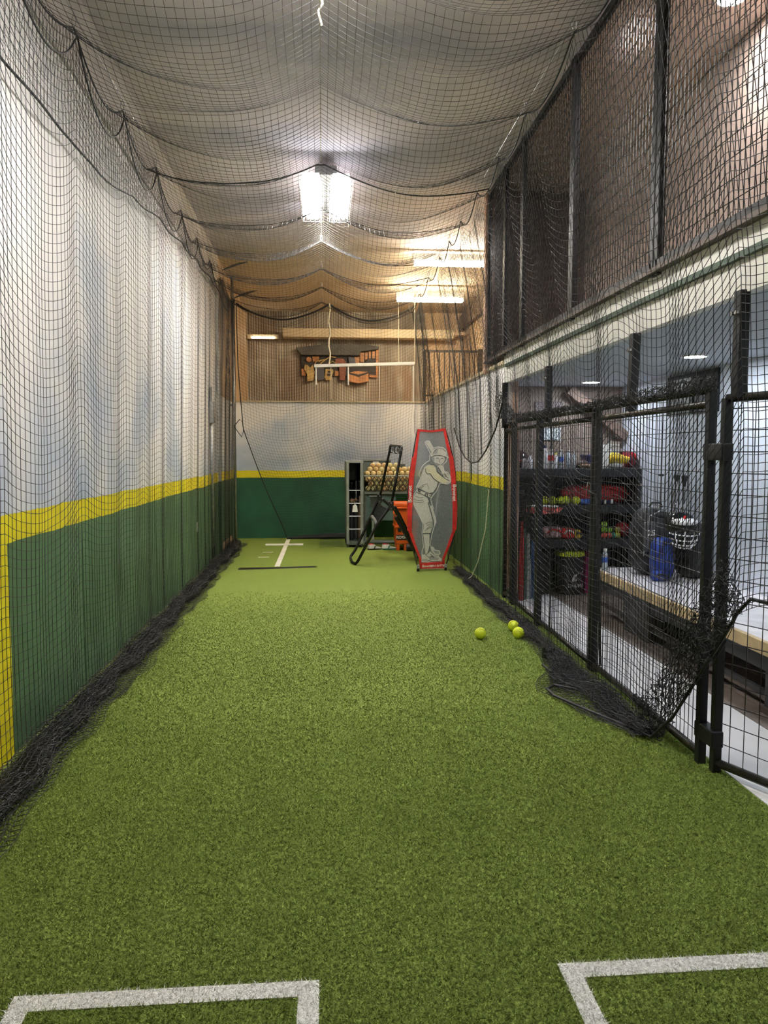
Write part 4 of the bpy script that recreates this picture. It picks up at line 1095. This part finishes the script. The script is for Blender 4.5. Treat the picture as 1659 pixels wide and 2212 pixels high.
for k, (x, y, hh, c, lab) in enumerate((((.47), 12.62, .95, (.03, .03, .035), 'dark bat standing in the rack, left one'), ((.55), 12.75, 1.22, (.08, .075, .07), 'grey bat standing tallest in the rack'), (.60, 12.6, .98, (.16, .10, .05), 'brown bat standing in the rack by its right side'))):
    b = thing('bat', lab, 'bat', (x, y, .10), 'bats in the rack')
    mm = mat('bat_paint_%d' % k, c, .3)
    obj('barrel', MB().lathe([(.02, 0), (.03, .01), (.031, .3), (.024, .45), (.014, .6), (.012, hh - .25)], (x, y, .10), 12), mm, b, smooth=True)
    obj('knob', MB().lathe([(.012, hh - .25), (.013, hh - .03), (.024, hh - .02), (.022, hh)], (x, y, .10), 12), BLACKPL, b, smooth=True)
gl = thing('fielding_glove', 'brown glove hooked inside the rack above the white tag', 'glove', (.50, 12.43, .72))
GLM = mat('glove_leather', (.16, .085, .04), .6, 0, .25, 25)
obj('palm', MB().sphere((.475, 12.45, .755), .045, 12, 8, (1, .6, .9)), GLM, gl, smooth=True)
for k in range(4): obj('finger', MB().tube([(.50 + k * .008, 12.44, .76 + .004 * k), (.54 + k * .008, 12.44, .80 - k * .012)], [.014, .009], 6), GLM, gl, smooth=True)
tg = thing('paper_tag', 'white paper tag hanging in the rack', 'tag', (.51, 12.40, .58))
obj('card', MB().prism([(-.045, 0), (.045, 0), (.035, .10), (.0, .13), (-.035, .10)], lambda a, b, d: (.515 + a, 12.395 + d, .58 + b), 0, .004), WHITE, tg)
obj('string', MB().tube([(.515, 12.395, .70), (.51, 12.40, .76)], .003, 4), WROPE, tg)

t = thing('ball_cart', 'grey-green metal cart with an expanded-mesh basket of softballs', 'cart', (1.1, 12.8, 0))
obj('back_board', MB().box(.69, 1.17, 13.25, 13.28, .5, 1.41), GG, t)
obj('back_edge', MB().box(.685, 1.175, 13.23, 13.29, 1.395, 1.42), GGL, t)
obj('side_board', MB().box(1.15, 1.42, 13.25, 13.28, .85, 1.34), GG, t)
obj('basket_rim', MB().tube([(.68, 12.58, 1.155), (1.56, 12.58, 1.155), (1.56, 13.22, 1.155), (.68, 13.22, 1.155)], .012, 6, closed=True), GGL, t)
obj('basket_floor', MB().box(.675, 1.57, 12.57, 13.23, .86, .90), GG, t)
obj('inner_tray', MB().box(.69, 1.56, 12.735, 13.2, 1.12, 1.14), GG, t)
obj('lower_panel', MB().box(.67, 1.20, 12.62, 12.64, .42, .86), mat('teal_grey_panel', (.07, .12, .10), .5), t)
m = MB(); 
for i in range(14):
    for s_ in (-1, 1):
        x = .68 + i * .066
        x1 = x + s_ * .17
        if .685 <= x1 <= 1.56: m.tube([(x, 12.58, .90), (x1, 12.58, 1.15)], .005, 4)
o = obj('expanded_mesh', m, mat('mesh_brown', (.10, .085, .06), .5, .3), t); o['kind'] = 'stuff'
for x in (.69, 1.55): obj('leg', MB().box(x - .02, x + .02, 12.6, 12.64, .06, .9), GG, t)
obj('centre_leg', MB().box(.80, .835, 12.58, 12.61, .08, .42), GGL, t)
obj('base_bar', MB().tube([(.70, 12.55, .07), (1.56, 12.55, .07)], .035, 8), GG, t, smooth=True)
for x in (.75, 1.5): obj('foot', MB().box(x - .03, x + .03, 12.52, 12.6, 0, .05), GG, t)
obj('side_cage', MB().box(.76, .93, 12.595, 12.60, .82, .83), WHITE, t)
m = MB()
for i in range(6):
    m.tube([(.765 + i * .03, 12.6, .64), (.765 + i * .03 + .05, 12.6, .82)], .004, 4); m.tube([(.765 + i * .03 + .05, 12.6, .64), (.765 + i * .03, 12.6, .82)], .004, 4)
o = obj('cage_mesh', m, mat('mesh_brown', (.10, .085, .06), .5, .3), t); o['kind'] = 'stuff'
obj('label_card', MB().box(.86, .96, 13.24, 13.248, 1.33, 1.385), WHITE, t)
BALLC = [mat('worn_ball_%d' % i, c, .65, 0, .12, 20) for i, c in enumerate(((.62, .47, .22), (.55, .37, .16), (.60, .52, .25), (.40, .38, .16)))]
bsrc = {}
cnt = 0
placed = []
ORD = ('first', 'second', 'third', 'fourth', 'fifth', 'sixth', 'seventh', 'eighth', 'ninth')
ROWS = [(.947, 12.64, 0, 9, 'on the basket floor behind the mesh'), (1.027, 12.64, 1, 8, 'in the second layer behind the mesh'), (1.107, 12.64, 0, 9, 'in the third layer behind the mesh'),
        (1.187, 12.79, 0, 9, 'along the rim of the basket'), (1.187, 12.885, 0, 9, 'in the row behind the rim'), (1.187, 12.98, 0, 9, 'in the rearmost row of the basket'),
        (1.254, 12.8375, 1, 8, 'in the front row of the heap top'), (1.254, 12.9325, 1, 8, 'in the back row of the heap top'), (1.32, 12.885, 2, 5, 'crowning the heap')]
for row, (z, yv, sh, n, words) in enumerate(ROWS):
    for i in range(n):
        x = .74 + (i + .5 * (sh % 2) + (1 if sh == 2 else 0)) * .0965
        ci = random.choice((0, 0, 1, 2)) if z > 1.1 else random.choice((3, 3, 1))
        lab = 'worn %s softball, %s from the left %s' % (('tan', 'brownish', 'pale yellow', 'drab olive')[ci], ORD[i], words)
        if ci not in bsrc:
            q = thing('practice_ball', lab, 'ball', (x, yv, z - .047), 'softballs heaped in the ball cart')
            obj('cover', MB().sphere((x, yv, z), .047, 14, 10), BALLC[ci], q, smooth=True)
            bsrc[ci] = q
        else: q = copy_tree(bsrc[ci], (x, yv, z - .047), lab, 'softballs heaped in the ball cart')

# orange tool boxes
def toolbox(z0, z1, label, x0=1.12, x1=1.52, y0=11.95, y1=12.35):
    t = thing('tool_box', label, 'tool box', ((x0 + x1) / 2, (y0 + y1) / 2, z0), 'stacked orange tool boxes')
    return t
t = toolbox(0, .39, 'lower orange wheeled tool box with black label')
obj('body', MB().box(1.14, 1.50, 11.97, 12.35, .10, .36), ORANGE, t, bevel=.015)
obj('foot', MB().box(1.15, 1.20, 11.97, 12.3, 0, .1), ORANGE, t, bevel=.006)
obj('foot', MB().box(1.27, 1.32, 11.97, 12.3, 0, .1), ORANGE, t, bevel=.006)
obj('lid', MB().box(1.12, 1.52, 11.95, 12.36, .36, .395), ORANGE, t, bevel=.01)
obj('latch', MB().box(1.17, 1.22, 11.95, 11.97, .30, .36), BLACKPL, t, bevel=.004)
lp = obj('label_plate', MB().box(1.145, 1.33, 11.962, 11.97, .17, .25), BLACKPL, t)
lettering('RIDGID', .058, lambda a, b: (1.238 + a, 11.960, .21 + b), PW, lp)
obj('wheel', MB().cyl((1.30, 11.9, .06), (1.44, 11.9, .06), .06, n=18), BLACKPL, t, smooth=False)
obj('hub', MB().cyl((1.295, 11.9, .06), (1.445, 11.9, .06), .03, n=12), mat('grey_hub', (.18, .18, .17), .5), t)
t = toolbox(.395, .76, 'upper orange tool box with rounded lid under the cart')
obj('body', MB().box(1.13, 1.51, 11.98, 12.36, .396, .66), ORANGE, t, bevel=.015)
obj('lid', MB().box(1.10, 1.53, 11.95, 12.37, .68, .76), ORANGE, t, bevel=.025)
obj('rim', MB().box(1.09, 1.54, 11.94, 12.37, .66, .69), ORANGE, t, bevel=.006)
obj('latch', MB().box(1.09, 1.12, 11.93, 11.96, .58, .70), ORANGE, t, bevel=.006)
lp = obj('label_plate', MB().box(1.35, 1.50, 11.974, 11.98, .50, .56), BLACKPL, t)
lettering('RIDGID', .045, lambda a, b: (1.425 + a, 11.971, .53 + b), PW, lp)
# shoes on the floor
SH = mat('shoe_white', (.75, .74, .70), .6); SHG = mat('shoe_green', (.02, .16, .10), .5)
for x, y, a, c, lab in ((.80, 12.12, .5, BLACKPL, 'white and black shoe on the turf under the cart, left one'), (1.03, 12.12, .3, SHG, 'white shoe with green sole on the turf under the cart')):
    t = thing('shoe', lab, 'shoe', (x, y, 0), 'pair of shoes under the cart')
    def fn(u, w, d, x=x, y=y, a=a): return (x + u * math.cos(a) - d * math.sin(a), y + u * math.sin(a) * .4 + d, w)
    obj('sole', MB().prism([(-.10, .0), (.12, 0), (.13, .015), (-.10, .018)], fn, -.035, .035), c, t, bevel=.004)
    obj('upper', MB().prism([(-.10, .018), (.125, .018), (.12, .035), (.03, .055), (.0, .085), (-.09, .085)], fn, -.032, .032), SH, t, bevel=.012)
    obj('stripe', MB().prism([(-.02, .02), (.0, .02), (.02, .06), (.0, .065)], fn, -.0335, .0335), c, t)
    obj('collar', MB().prism([(-.088, .08), (-.005, .08), (-.01, .092), (-.08, .095)], fn, -.025, .025), RED, t)

# ------------------------------------------------------------------ side room: shelves and gear
SHB = mat('black_shelf', (.016, .017, .022), .45, 0, .2)
t = thing('shelf_unit', 'black three-tier equipment shelf against the brown wall', 'shelf', (2.73, 8.25, 0))
for z in (1.37, .98, .61):
    obj('shelf_board', MB().box(2.07, 3.41, 8.02, 8.5, z - .09, z), SHB, t, bevel=.004)
obj('back_panel', MB().box(2.07, 3.41, 8.50, 8.53, 0, 1.37), SHB, t)
for x in (2.06, 3.39): obj('side_panel', MB().box(x - .012, x + .012, 8.04, 8.5, 0, 1.37), SHB, t)
SX = lambda px: 2.10 + (px - 1120) * .0051
def bottle(px, w, h, z, body, cap, label, y=8.15, name='bottle', band=None):
    x = SX(px); r = w / 2
    t = thing(name, label, 'bottle', (x, y, z))
    obj('body', MB().lathe([(r * .9, 0), (r, .01), (r, h * .72), (r * .55, h * .84), (r * .42, h * .86), (r * .42, h * .9)], (x, y, z), 14), body, t, smooth=True)
    obj('cap', MB().lathe([(r * .55, h * .88), (r * .55, h), (r * .4, h)], (x, y, z), 12), cap, t)
    if band is not None: obj('label_band', MB().lathe([(r * 1.02, h * .35), (r * 1.02, h * .6)], (x, y, z), 14), band, t)
    return t
BW = mat('white_bottle', (.72, .74, .78), .35); NAVY = mat('navy_plastic', (.015, .02, .10), .4); CLR = mat('clear_plastic', (.45, .50, .55), .15); BLU = mat('blue_label', (.04, .13, .55), .4)
bottle(1132, .055, .13, 1.37, BW, BLACKPL, 'small white bottle at the left end of the top shelf')
bottle(1142, .06, .14, 1.37, BW, BW, 'white pump bottle second from the left on the top shelf', 8.12)
bottle(1176, .062, .25, 1.37, BW, NAVY, 'tall white bottle with navy cap on the top shelf')
bottle(1189, .062, .24, 1.37, BW, BLACKPL, 'tall white bottle with black cap and red mark on the top shelf', band=RED)
bottle(1200, .045, .17, 1.37, BW, mat('yellow_cap', (.75, .7, .1), .4), 'white bottle with yellow cap on the top shelf')
bottle(1211, .058, .21, 1.37, CLR, WHITE, 'clear water bottle with blue label on the top shelf', band=BLU)
bottle(1230, .05, .20, 1.37, CLR, WHITE, 'clear water bottle right of the blue-labelled one', 8.2)
bottle(1237, .05, .19, 1.37, CLR, WHITE, 'clear water bottle with white label beside the brown glove', 8.12, band=BW)
gl = thing('fielding_glove', 'brown baseball glove lying on the top shelf', 'glove', (SX(1258), 8.15, 1.37))
obj('palm', MB().sphere((SX(1255), 8.17, 1.42), .075, 14, 9, (1.2, .9, .65)), mat('dark_leather', (.06, .035, .025), .55, 0, .3, 20), gl, smooth=True)
for k in range(5): obj('finger', MB().tube([(SX(1250) + k * .03, 8.1, 1.40), (SX(1262) + k * .028, 8.08, 1.395 - .002 * k), (SX(1272) + k * .02, 8.07, 1.385)], [.02, .019, .012], 7), GLM, gl, smooth=True)
t = thing('storage_box', 'navy box on the top shelf right of the glove', 'box', (SX(1284), 8.3, 1.37))
obj('body', MB().box(SX(1272), SX(1296), 8.22, 8.42, 1.37, 1.49), NAVY, t, bevel=.01)
obj('lid', MB().box(SX(1271), SX(1297), 8.21, 8.43, 1.49, 1.52), NAVY, t, bevel=.006)
t = thing('carton', 'tall white carton standing at the right of the top shelf', 'box', (SX(1335), 8.32, 1.37))
obj('body', MB().box(SX(1318), SX(1347), 8.25, 8.42, 1.37, 1.63), WHITE, t, bevel=.004)
obj('flap', MB().add([(SX(1318), 8.25, 1.63), (SX(1347), 8.25, 1.63), (SX(1345), 8.19, 1.66), (SX(1322), 8.19, 1.67)], [(0, 1, 2, 3)]), WHITE, t)
YB = mat('yellow_leather', (.72, .50, .03), .5, 0, .2, 15)
gl = thing('catchers_mitt', 'yellow and white mitt on the top shelf before the carton', 'glove', (SX(1335), 8.12, 1.37))
obj('heel', MB().sphere((SX(1328), 8.12, 1.41), .06, 12, 8, (1.5, .8, .7)), mat('mitt_white', (.75, .73, .68), .5), gl, smooth=True)
for k in range(6): obj('finger', MB().tube([(SX(1316) + k * .032, 8.1, 1.43), (SX(1316) + k * .036, 8.09, 1.50 + .02 * math.sin(k)), (SX(1320) + k * .038, 8.1, 1.54 - .012 * k)], [.026, .025, .016], 8), YB, gl, smooth=True)
def softbag(name, label, cat, x0, x1, y0, y1, z0, z1, m, strap=None):
    t = thing(name, label, cat, ((x0 + x1) / 2, (y0 + y1) / 2, z0))
    cx, cy, cz = (x0 + x1) / 2, (y0 + y1) / 2, (z0 + z1) / 2
    b = MB().sphere((0, 0, 0), 1, 20, 12)
    v = []
    for p in b.v:
        q = [math.copysign(abs(c) ** .55, c) for c in p]
        w = 1 + .04 * math.sin(5 * p[0] + 3 * p[2]) 
        v.append((cx + q[0] * (x1 - x0) / 2 * w, cy + q[1] * (y1 - y0) / 2, cz + q[2] * (z1 - z0) / 2))
    b.v = v
    obj('body', b, m, t, smooth=True)
    if strap is not None:
        obj('strap', MB().tube([(x0 + .02, y0 - .003, cz), ((x0 * 2 + x1) / 3, y0 - .01, z1 - .02), ((x0 + 2 * x1) / 3, y0 - .01, z1 - .03), (x1 - .02, y0 - .003, cz)], .010, 6), strap, t, smooth=True)
    return t
softbag('equipment_bag', 'dark red bag at the right end of the top shelf', 'bag', 3.275, 3.40, 8.10, 8.44, 1.37, 1.56, mat('maroon_fabric', (.22, .012, .022), .6, 0, .2, 10), RED)
# second shelf
for i, (px, y) in enumerate(((1176, 8.12), (1192, 8.10), (1210, 8.11), (1224, 8.15), (1242, 8.10))):
    softball((SX(px), y, .98 + .046), .046, 'yellow softball on the middle shelf, %s from the left' % ('first', 'second', 'third', 'fourth', 'fifth')[i], 'softballs on the middle shelf', OPTIC, True, (i, 0, i * .7))
t = bottle(1265, .06, .20, .98, BLU, NAVY, 'blue bottle lying on the middle shelf')
for ch in t.children: pass
t.rotation_euler = (0, math.radians(90), 0); t.location = (SX(1252), 8.12, 1.012)
softbag('equipment_bag', 'long red bag on the middle shelf behind the softballs', 'bag', SX(1226), 3.38, 8.22, 8.47, .98, 1.19, mat('red_bag', (.42, .02, .02), .6, 0, .25, 8), RED)
gl = thing('batting_gloves', 'dark blue batting gloves on the middle shelf', 'gloves', (SX(1312), 8.1, .98))
for k in range(2):
    obj('glove', MB().sphere((SX(1304) + k * .07, 8.1, 1.01), .04, 12, 8, (1.1, .8, .7)), NAVY, gl, smooth=True)
    obj('cuff', MB().box(SX(1301) + k * .07, SX(1306) + k * .07, 8.06, 8.08, .99, 1.04), WHITE, gl, bevel=.004)
def lying_bat(x0, x1, y, z, col, label):
    t = thing('bat', label, 'bat', (x0, y, z), 'bats around the shelf')
    L = x1 - x0
    obj('barrel', MB().tube([(x0, y, z), (x0 + .02, y, z), (x0 + L * .4, y, z), (x0 + L * .7, y, z), (x1 - .03, y, z)], [.02, .03, .03, .016, .013], 10), col, t, smooth=True)
    obj('knob', MB().tube([(x1 - .03, y, z), (x1, y, z)], [.022, .022], 10), BLACKPL, t, smooth=True)
STR = mat('red_white_stripe', (.62, .12, .10), .4, 0, .7, 40)
# hanging bats on the left side of the shelf
HC_ = [((2.10, 7.86), (.06, .12, .08), 1.05, 'green and white bat standing before the shelf'), ((2.15, 7.90), (.50, .52, .50), .98, 'white bat standing before the shelf'), ((2.06, 7.82), (.40, .03, .03), 1.15, 'red bat standing before the shelf, nearest the wall'),
       ((2.20, 7.92), (.04, .10, .25), .85, 'blue bat standing before the shelf'), ((2.25, 7.95), (.16, .16, .17), .92, 'grey bat standing before the shelf')]
for (x, y), c, hh, lab in HC_:
    b = thing('bat', lab, 'bat', (x, y, 0), 'bats standing before the shelf')
    mm = mat('bat_%s' % lab.split()[0], c, .3)
    obj('barrel', MB().lathe([(.02, .0), (.03, .012), (.031, hh * .35), (.022, hh * .55), (.013, hh * .7), (.012, hh * .72)], (x, y, 0), 12), mm, b, smooth=True)
    obj('grip', MB().lathe([(.013, hh * .72), (.014, hh - .03), (.024, hh - .02), (.022, hh)], (x, y, 0), 12), BLACKPL, b, smooth=True)
hg = thing('batting_helmet', 'red-trimmed helmet on the left of the top shelf', 'helmet', (2.13, 8.25, 1.37))
obj('shell', MB().sphere((2.14, 8.3, 1.47), .105, 16, 10, (1, 1.1, .95)), mat('dark_helmet', (.05, .02, .02), .25), hg, smooth=True)
obj('brim', MB().prism([(-.09, -.12), (.09, -.12), (.10, .0), (-.10, 0)], lambda a, b, d: (2.14 + a, 8.22 + b * .5, 1.45 + d), 0, .012), RED, hg, bevel=.004)
t = thing('folded_shirt', 'red and white striped shirt draped over the middle shelf edge', 'shirt', (2.3, 8.0, .87))
obj('cloth', MB().prism([(2.12, .95), (2.2, .975), (2.5, .965), (2.56, .95), (2.5, .90), (2.3, .885), (2.14, .91)], lambda a, b, d: (a, 8.015 - d + .01 * math.sin(30 * a), b), 0, .012), STR, t, bevel=.004)
obj('fold', MB().tube([(2.14, 8.0, .97), (2.3, 7.998, .978), (2.5, 8.0, .968)], .012, 6), WHITE, t, smooth=True)
# third shelf
softbag('equipment_bag', 'white and red patterned bag on the lower shelf', 'bag', SX(1174), SX(1216), 8.06, 8.3, .61, .74, mat('pattern_bag', (.55, .38, .38), .6, 0, .55, 30), RED)
softbag('equipment_bag', 'small bright red bag on the lower shelf', 'bag', SX(1210), SX(1240), 8.04, 8.2, .61, .73, RED, WHITE)
softbag('ball_pouch', 'small yellow pouch on the lower shelf', 'bag', SX(1238), SX(1254), 8.05, 8.18, .61, .71, YB, BLACKPL)
def ball_tube(px, cols, label):
    x = SX(px); t = thing('training_ball_stack', label, 'ball stack', (x, 8.12, .61), 'coloured weighted balls')
    for k, c in enumerate(cols):
        obj('ball', MB().sphere((x, 8.12, .61 + .033 + k * .06), .034, 12, 8), mat('ballcol_%d' % (hash(c) % 9999), c, .4), t, smooth=True)
ball_tube(1280, ((.28, .22, .55), (.04, .10, .50), (.12, .42, .06)), 'stack of purple, blue and green training balls on the lower shelf')
ball_tube(1306, ((.70, .10, .07), (.30, .55, .06), (.35, .60, .08)), 'stack of red and green training balls on the lower shelf')
ball_tube(1317, ((.65, .08, .06), (.25, .50, .05)), 'short stack of red and green training balls on the lower shelf')
ball_tube(1327, ((.04, .35, .22),), 'single teal training ball on the lower shelf')
ball_tube(1336, ((.55, .50, .05), (.50, .45, .06)), 'two yellow training balls on the lower shelf')
hg = thing('batting_helmet', 'small dark red helmet at the right end of the lower shelf', 'helmet', (SX(1352), 8.2, .61))
obj('shell', MB().sphere((SX(1352), 8.2, .70), .085, 16, 10, (1, 1.1, 1)), mat('red_helmet', (.30, .015, .02), .25), hg, smooth=True)
obj('brim', MB().prism([(-.07, -.1), (.07, -.1), (.08, 0), (-.08, 0)], lambda a, b, d: (SX(1352) + a, 8.14 + b * .5, .68 + d), 0, .01), mat('red_helmet', (.30, .015, .02), .25), hg, bevel=.003)
obj('ear_hole', MB().cyl((SX(1352) + .02, 8.105, .69), (SX(1352) + .02, 8.10, .69), .018, n=10), BLACKPL, hg)
# buckets under the shelf
def bucket(x, y, r, h, body, lidm, label, lid=True):
    t = thing('bucket', label, 'bucket', (x, y, 0), 'buckets under the shelf')
    obj('body', MB().lathe([(r * .88, 0), (r * .90, .01), (r, h * .93), (r * 1.03, h * .93), (r * 1.03, h), (r * .97, h)], (x, y, 0), 26), body, t, smooth=False)
    if lid: obj('lid', MB().lathe([(r * 1.05, h - .03), (r * 1.05, h + .01), (r * .9, h + .025), (.001, h + .03)], (x, y, 0), 26), lidm, t)
    return t
q = bucket(2.70, 8.20, .155, .45, BLACKPL, OPTIC, 'black ball bucket with optic yellow lid and white logo')
def onb(a, b, x=2.70, y=8.20, r=.1555):
    th = -math.pi / 2 + a / r; rr = r * (.91 + .09 * (b / .42)) + .001
    return (x + rr * math.cos(th), y + rr * math.sin(th), b)
lettering('CHAMPRO', .05, lambda a, b: onb(a + .05, b + .10), PW, q)
m = MB(); lg = [(-.02, .15), (.02, .15), (.10, .175), (.13, .19), (.03, .175), (.035, .23), (.14, .27), (.145, .245), (.09, .225), (.14, .275), (.06, .26), (.0, .22)]
m.add([onb(*p) for p in ((-.03, .15), (.01, .15), (.02, .20), (.06, .235), (.15, .265), (.14, .245), (.10, .235), (.05, .24), (-.0, .22))], [tuple(range(9))])
m.add([onb(*p) for p in ((.02, .155), (.08, .165), (.125, .19), (.03, .175))], [(0, 1, 2, 3)])
obj('logo', m, PW, q)
q2 = bucket(2.385, 8.24, .13, .43, BLACKPL, BLACKPL, 'plain black bucket left of the yellow-lidded one')
obj('mark', MB().box(2.35, 2.36, 8.108, 8.113, .25, .40), GALV, q2)
bucket(2.95, 8.22, .085, .45, mat('magenta_plastic', (.50, .02, .17), .4), mat('magenta_plastic', (.50, .02, .17), .4), 'slim magenta bucket beside the yellow-lidded bucket')
o = obj('wall_poster', MB().box(2.46, 2.70, 8.605, 8.618, 1.68, 1.82), mat('poster_print', (.50, .56, .66), .6, 0, .75, 55)); tag(o, 'small pale printed poster on the brown wall above the shelf', 'poster')
o = obj('dark_sign', MB().box(2.40, 2.72, 8.60, 8.618, 1.98, 2.12), mat('dark_lattice', (.16, .13, .13), .6, 0, .8, 60)); tag(o, 'dark lattice panel high on the brown wall', 'panel')
o = obj('stair_stringer', MB().beam((2.75, 8.52, 2.24), (3.41, 8.52, 1.72), .10, .16, (0, 1, 0)), mat('stringer_brown', (.17, .11, .085), .6), None)
tag(o, 'brown sloping stair stringer under the side room ceiling', 'stair part')

# ------------------------------------------------------------------ bench and things on it
t = thing('bench', 'long bench with white top and pale wood edge along the blue-white wall', 'bench', (3.0, 5, 0))
obj('top', MB().box(2.62, 3.418, .5, 7.2, .40, .432), mat('white_laminate', (.78, .76, .78), .3), t, bevel=.004)
obj('wood_edge', MB().box(2.585, 2.62, .5, 7.2, .352, .432), mat('pale_plywood', (.56, .42, .22), .5, 0, .2, 9), t, bevel=.003)
BKB = mat('charcoal_board', (.028, .027, .028), .55)
obj('apron', MB().box(2.64, 2.66, .5, 7.2, .24, .352), BKB, t)
obj('support', MB().box(2.62, 3.3, 5.95, 6.45, 0, .352), BKB, t, bevel=.005)
obj('support', MB().box(2.62, 3.3, 2.9, 4.3, .035, .352), BKB, t, bevel=.005)
obj('support', MB().box(2.9, 3.38, 6.95, 7.15, 0, .40), BKB, t, bevel=.005)
obj('kick_board', MB().box(2.60, 3.28, 2.88, 4.32, 0, .035), mat('brown_kick', (.09, .065, .055), .5), t)
obj('shelf_bar', MB().beam((2.66, 4.3, .10), (2.66, 7.15, .10), .03, .03), BKB, t)
# backpack
bp = softbag('backpack', 'charcoal backpack with white number standing on the bench', 'backpack', 2.82, 3.16, 6.62, 6.95, .432, 1.04, mat('charcoal_fabric', (.020, .021, .025), .65, 0, .25, 9, .2, 40), BLACKPL)
obj('front_pocket', MB().box(2.84, 2.97, 6.585, 6.66, .66, .93), mat('grey_fabric', (.075, .077, .085), .65), bp, bevel=.03)
lettering('25', .07, lambda a, b: (2.905 + a, 6.583, .83 + b), PW, bp)
obj('top_handle', MB().tube([(2.95, 6.75, 1.05), (2.97, 6.74, 1.09), (3.05, 6.74, 1.09), (3.07, 6.75, 1.05)], .01, 6), BLACKPL, bp, smooth=True)
obj('zipper', MB().tube([(2.86, 6.64, .62), (2.9, 6.615, .98), (3.0, 6.61, 1.03), (3.12, 6.615, 1.0)], .006, 5), GALV, bp)
softbag('equipment_bag', 'royal blue bag slumped against the backpack on the bench', 'bag', 2.88, 3.07, 6.42, 6.60, .432, .80, mat('royal_blue_fabric', (.012, .045, .28), .55, 0, .3, 8), NAVY)
softbag('equipment_bag', 'black duffel bag against the wall right of the blue bag', 'bag', 3.175, 3.385, 6.40, 6.80, .432, .93, mat('black_fabric', (.016, .016, .018), .6, 0, .3, 9), BLACKPL)
softbag('equipment_bag', 'small blue and grey pouch at the foot of the backpack', 'bag', 2.84, 2.98, 6.36, 6.46, .432, .52, mat('royal_blue_fabric', (.012, .045, .28), .55), BLACKPL)
hm = thing('catcher_helmet', 'black catcher helmet with white cage hung above the bags', 'helmet', (3.02, 6.22, .72))
obj('shell', MB().sphere((3.02, 6.27, .93), .125, 20, 12, (1, 1.1, .95)), mat('gloss_black_helmet', (.008, .008, .009), .12), hm, smooth=True)
obj('visor', MB().sphere((3.02, 6.21, .965), .11, 16, 8, (1.05, .9, .35)), mat('gloss_white_trim', (.72, .72, .72), .2), hm, smooth=True)
CG = mat('cage_white', (.72, .72, .74), .25)
for k, (zc, rr) in enumerate(((.875, .130), (.83, .122), (.79, .105), (.765, .075))):
    obj('cage_bar', MB().tube([(3.02 + rr * math.sin(q), 6.23 - rr * math.cos(q) * 1.0, zc - .02 * math.cos(q)) for q in np.linspace(-1.45, 1.45, 13)], .006, 5), CG, hm, smooth=True)
for q in (-.9, -.3, .3, .9):
    obj('cage_upright', MB().tube([(3.02 + r_ * math.sin(q), 6.23 - r_ * math.cos(q), z) for z, r_ in ((.89, .129), (.875, .131), (.83, .123), (.765, .076))], .005, 5), CG, hm)
obj('badge', MB().box(2.98, 3.0, 6.13, 6.14, .995, 1.02), RED, hm)
WB = [((3.34, 7.38), 'silver bat leaning on the wall nearest the shelf'), ((3.345, 7.06), 'silver bat leaning on the wall, middle of three'), ((3.345, 6.90), 'dark-gripped silver bat leaning on the wall nearest the helmet')]
for i, ((x, y), lab) in enumerate(WB):
    b = thing('bat', lab, 'bat', (x, y, .432), 'bats leaning on the blue-white wall')
    hh = .90
    obj('barrel', MB().lathe([(.02, 0), (.031, .015), (.032, .3), (.024, .45), (.014, .6), (.013, .65)], (x, y, .432), 12), mat('silver_bat', (.5, .5, .52), .25, .6), b, smooth=True)
    obj('grip', MB().lathe([(.0135, .65), (.014, hh - .03)], (x, y, .432), 12), mat('grip_tape_%d' % i, [(.6, .6, .62), (.55, .55, .57), (.20, .20, .21)][i], .6), b, smooth=True)
    obj('knob', MB().lathe([(.014, hh - .04 * (i + .6)), (.028, hh - .018), (.028, hh - .006), (.02, hh)], (x, y, .432), 12), BLACKPL, b, smooth=True)
bottle(1232.5, .06, .20, .432, CLR, WHITE, 'clear water bottle with blue label on the far end of the bench', 7.08, band=BLU)
t = thing('wall_frame', 'dark framed board high on the blue-white wall', 'frame', (3.41, 6.95, 2.0))
for (y0, y1, z0, z1) in ((6.45, 7.42, 2.24, 2.275), (6.45, 6.49, 1.9, 2.24), (7.38, 7.42, 1.9, 2.24), (6.9, 6.94, 1.9, 2.24)):
    obj('frame_bar', MB().box(3.395, 3.42, y0, y1, z0, z1), BLACK, t)
obj('dark_pane', MB().box(3.405, 3.42, 6.49, 6.9, 1.9, 2.24), BKB, t)
obj('grey_pane', MB().box(3.405, 3.42, 6.94, 7.38, 1.9, 2.24), mat('grey_pane', (.25, .27, .27), .3), t)
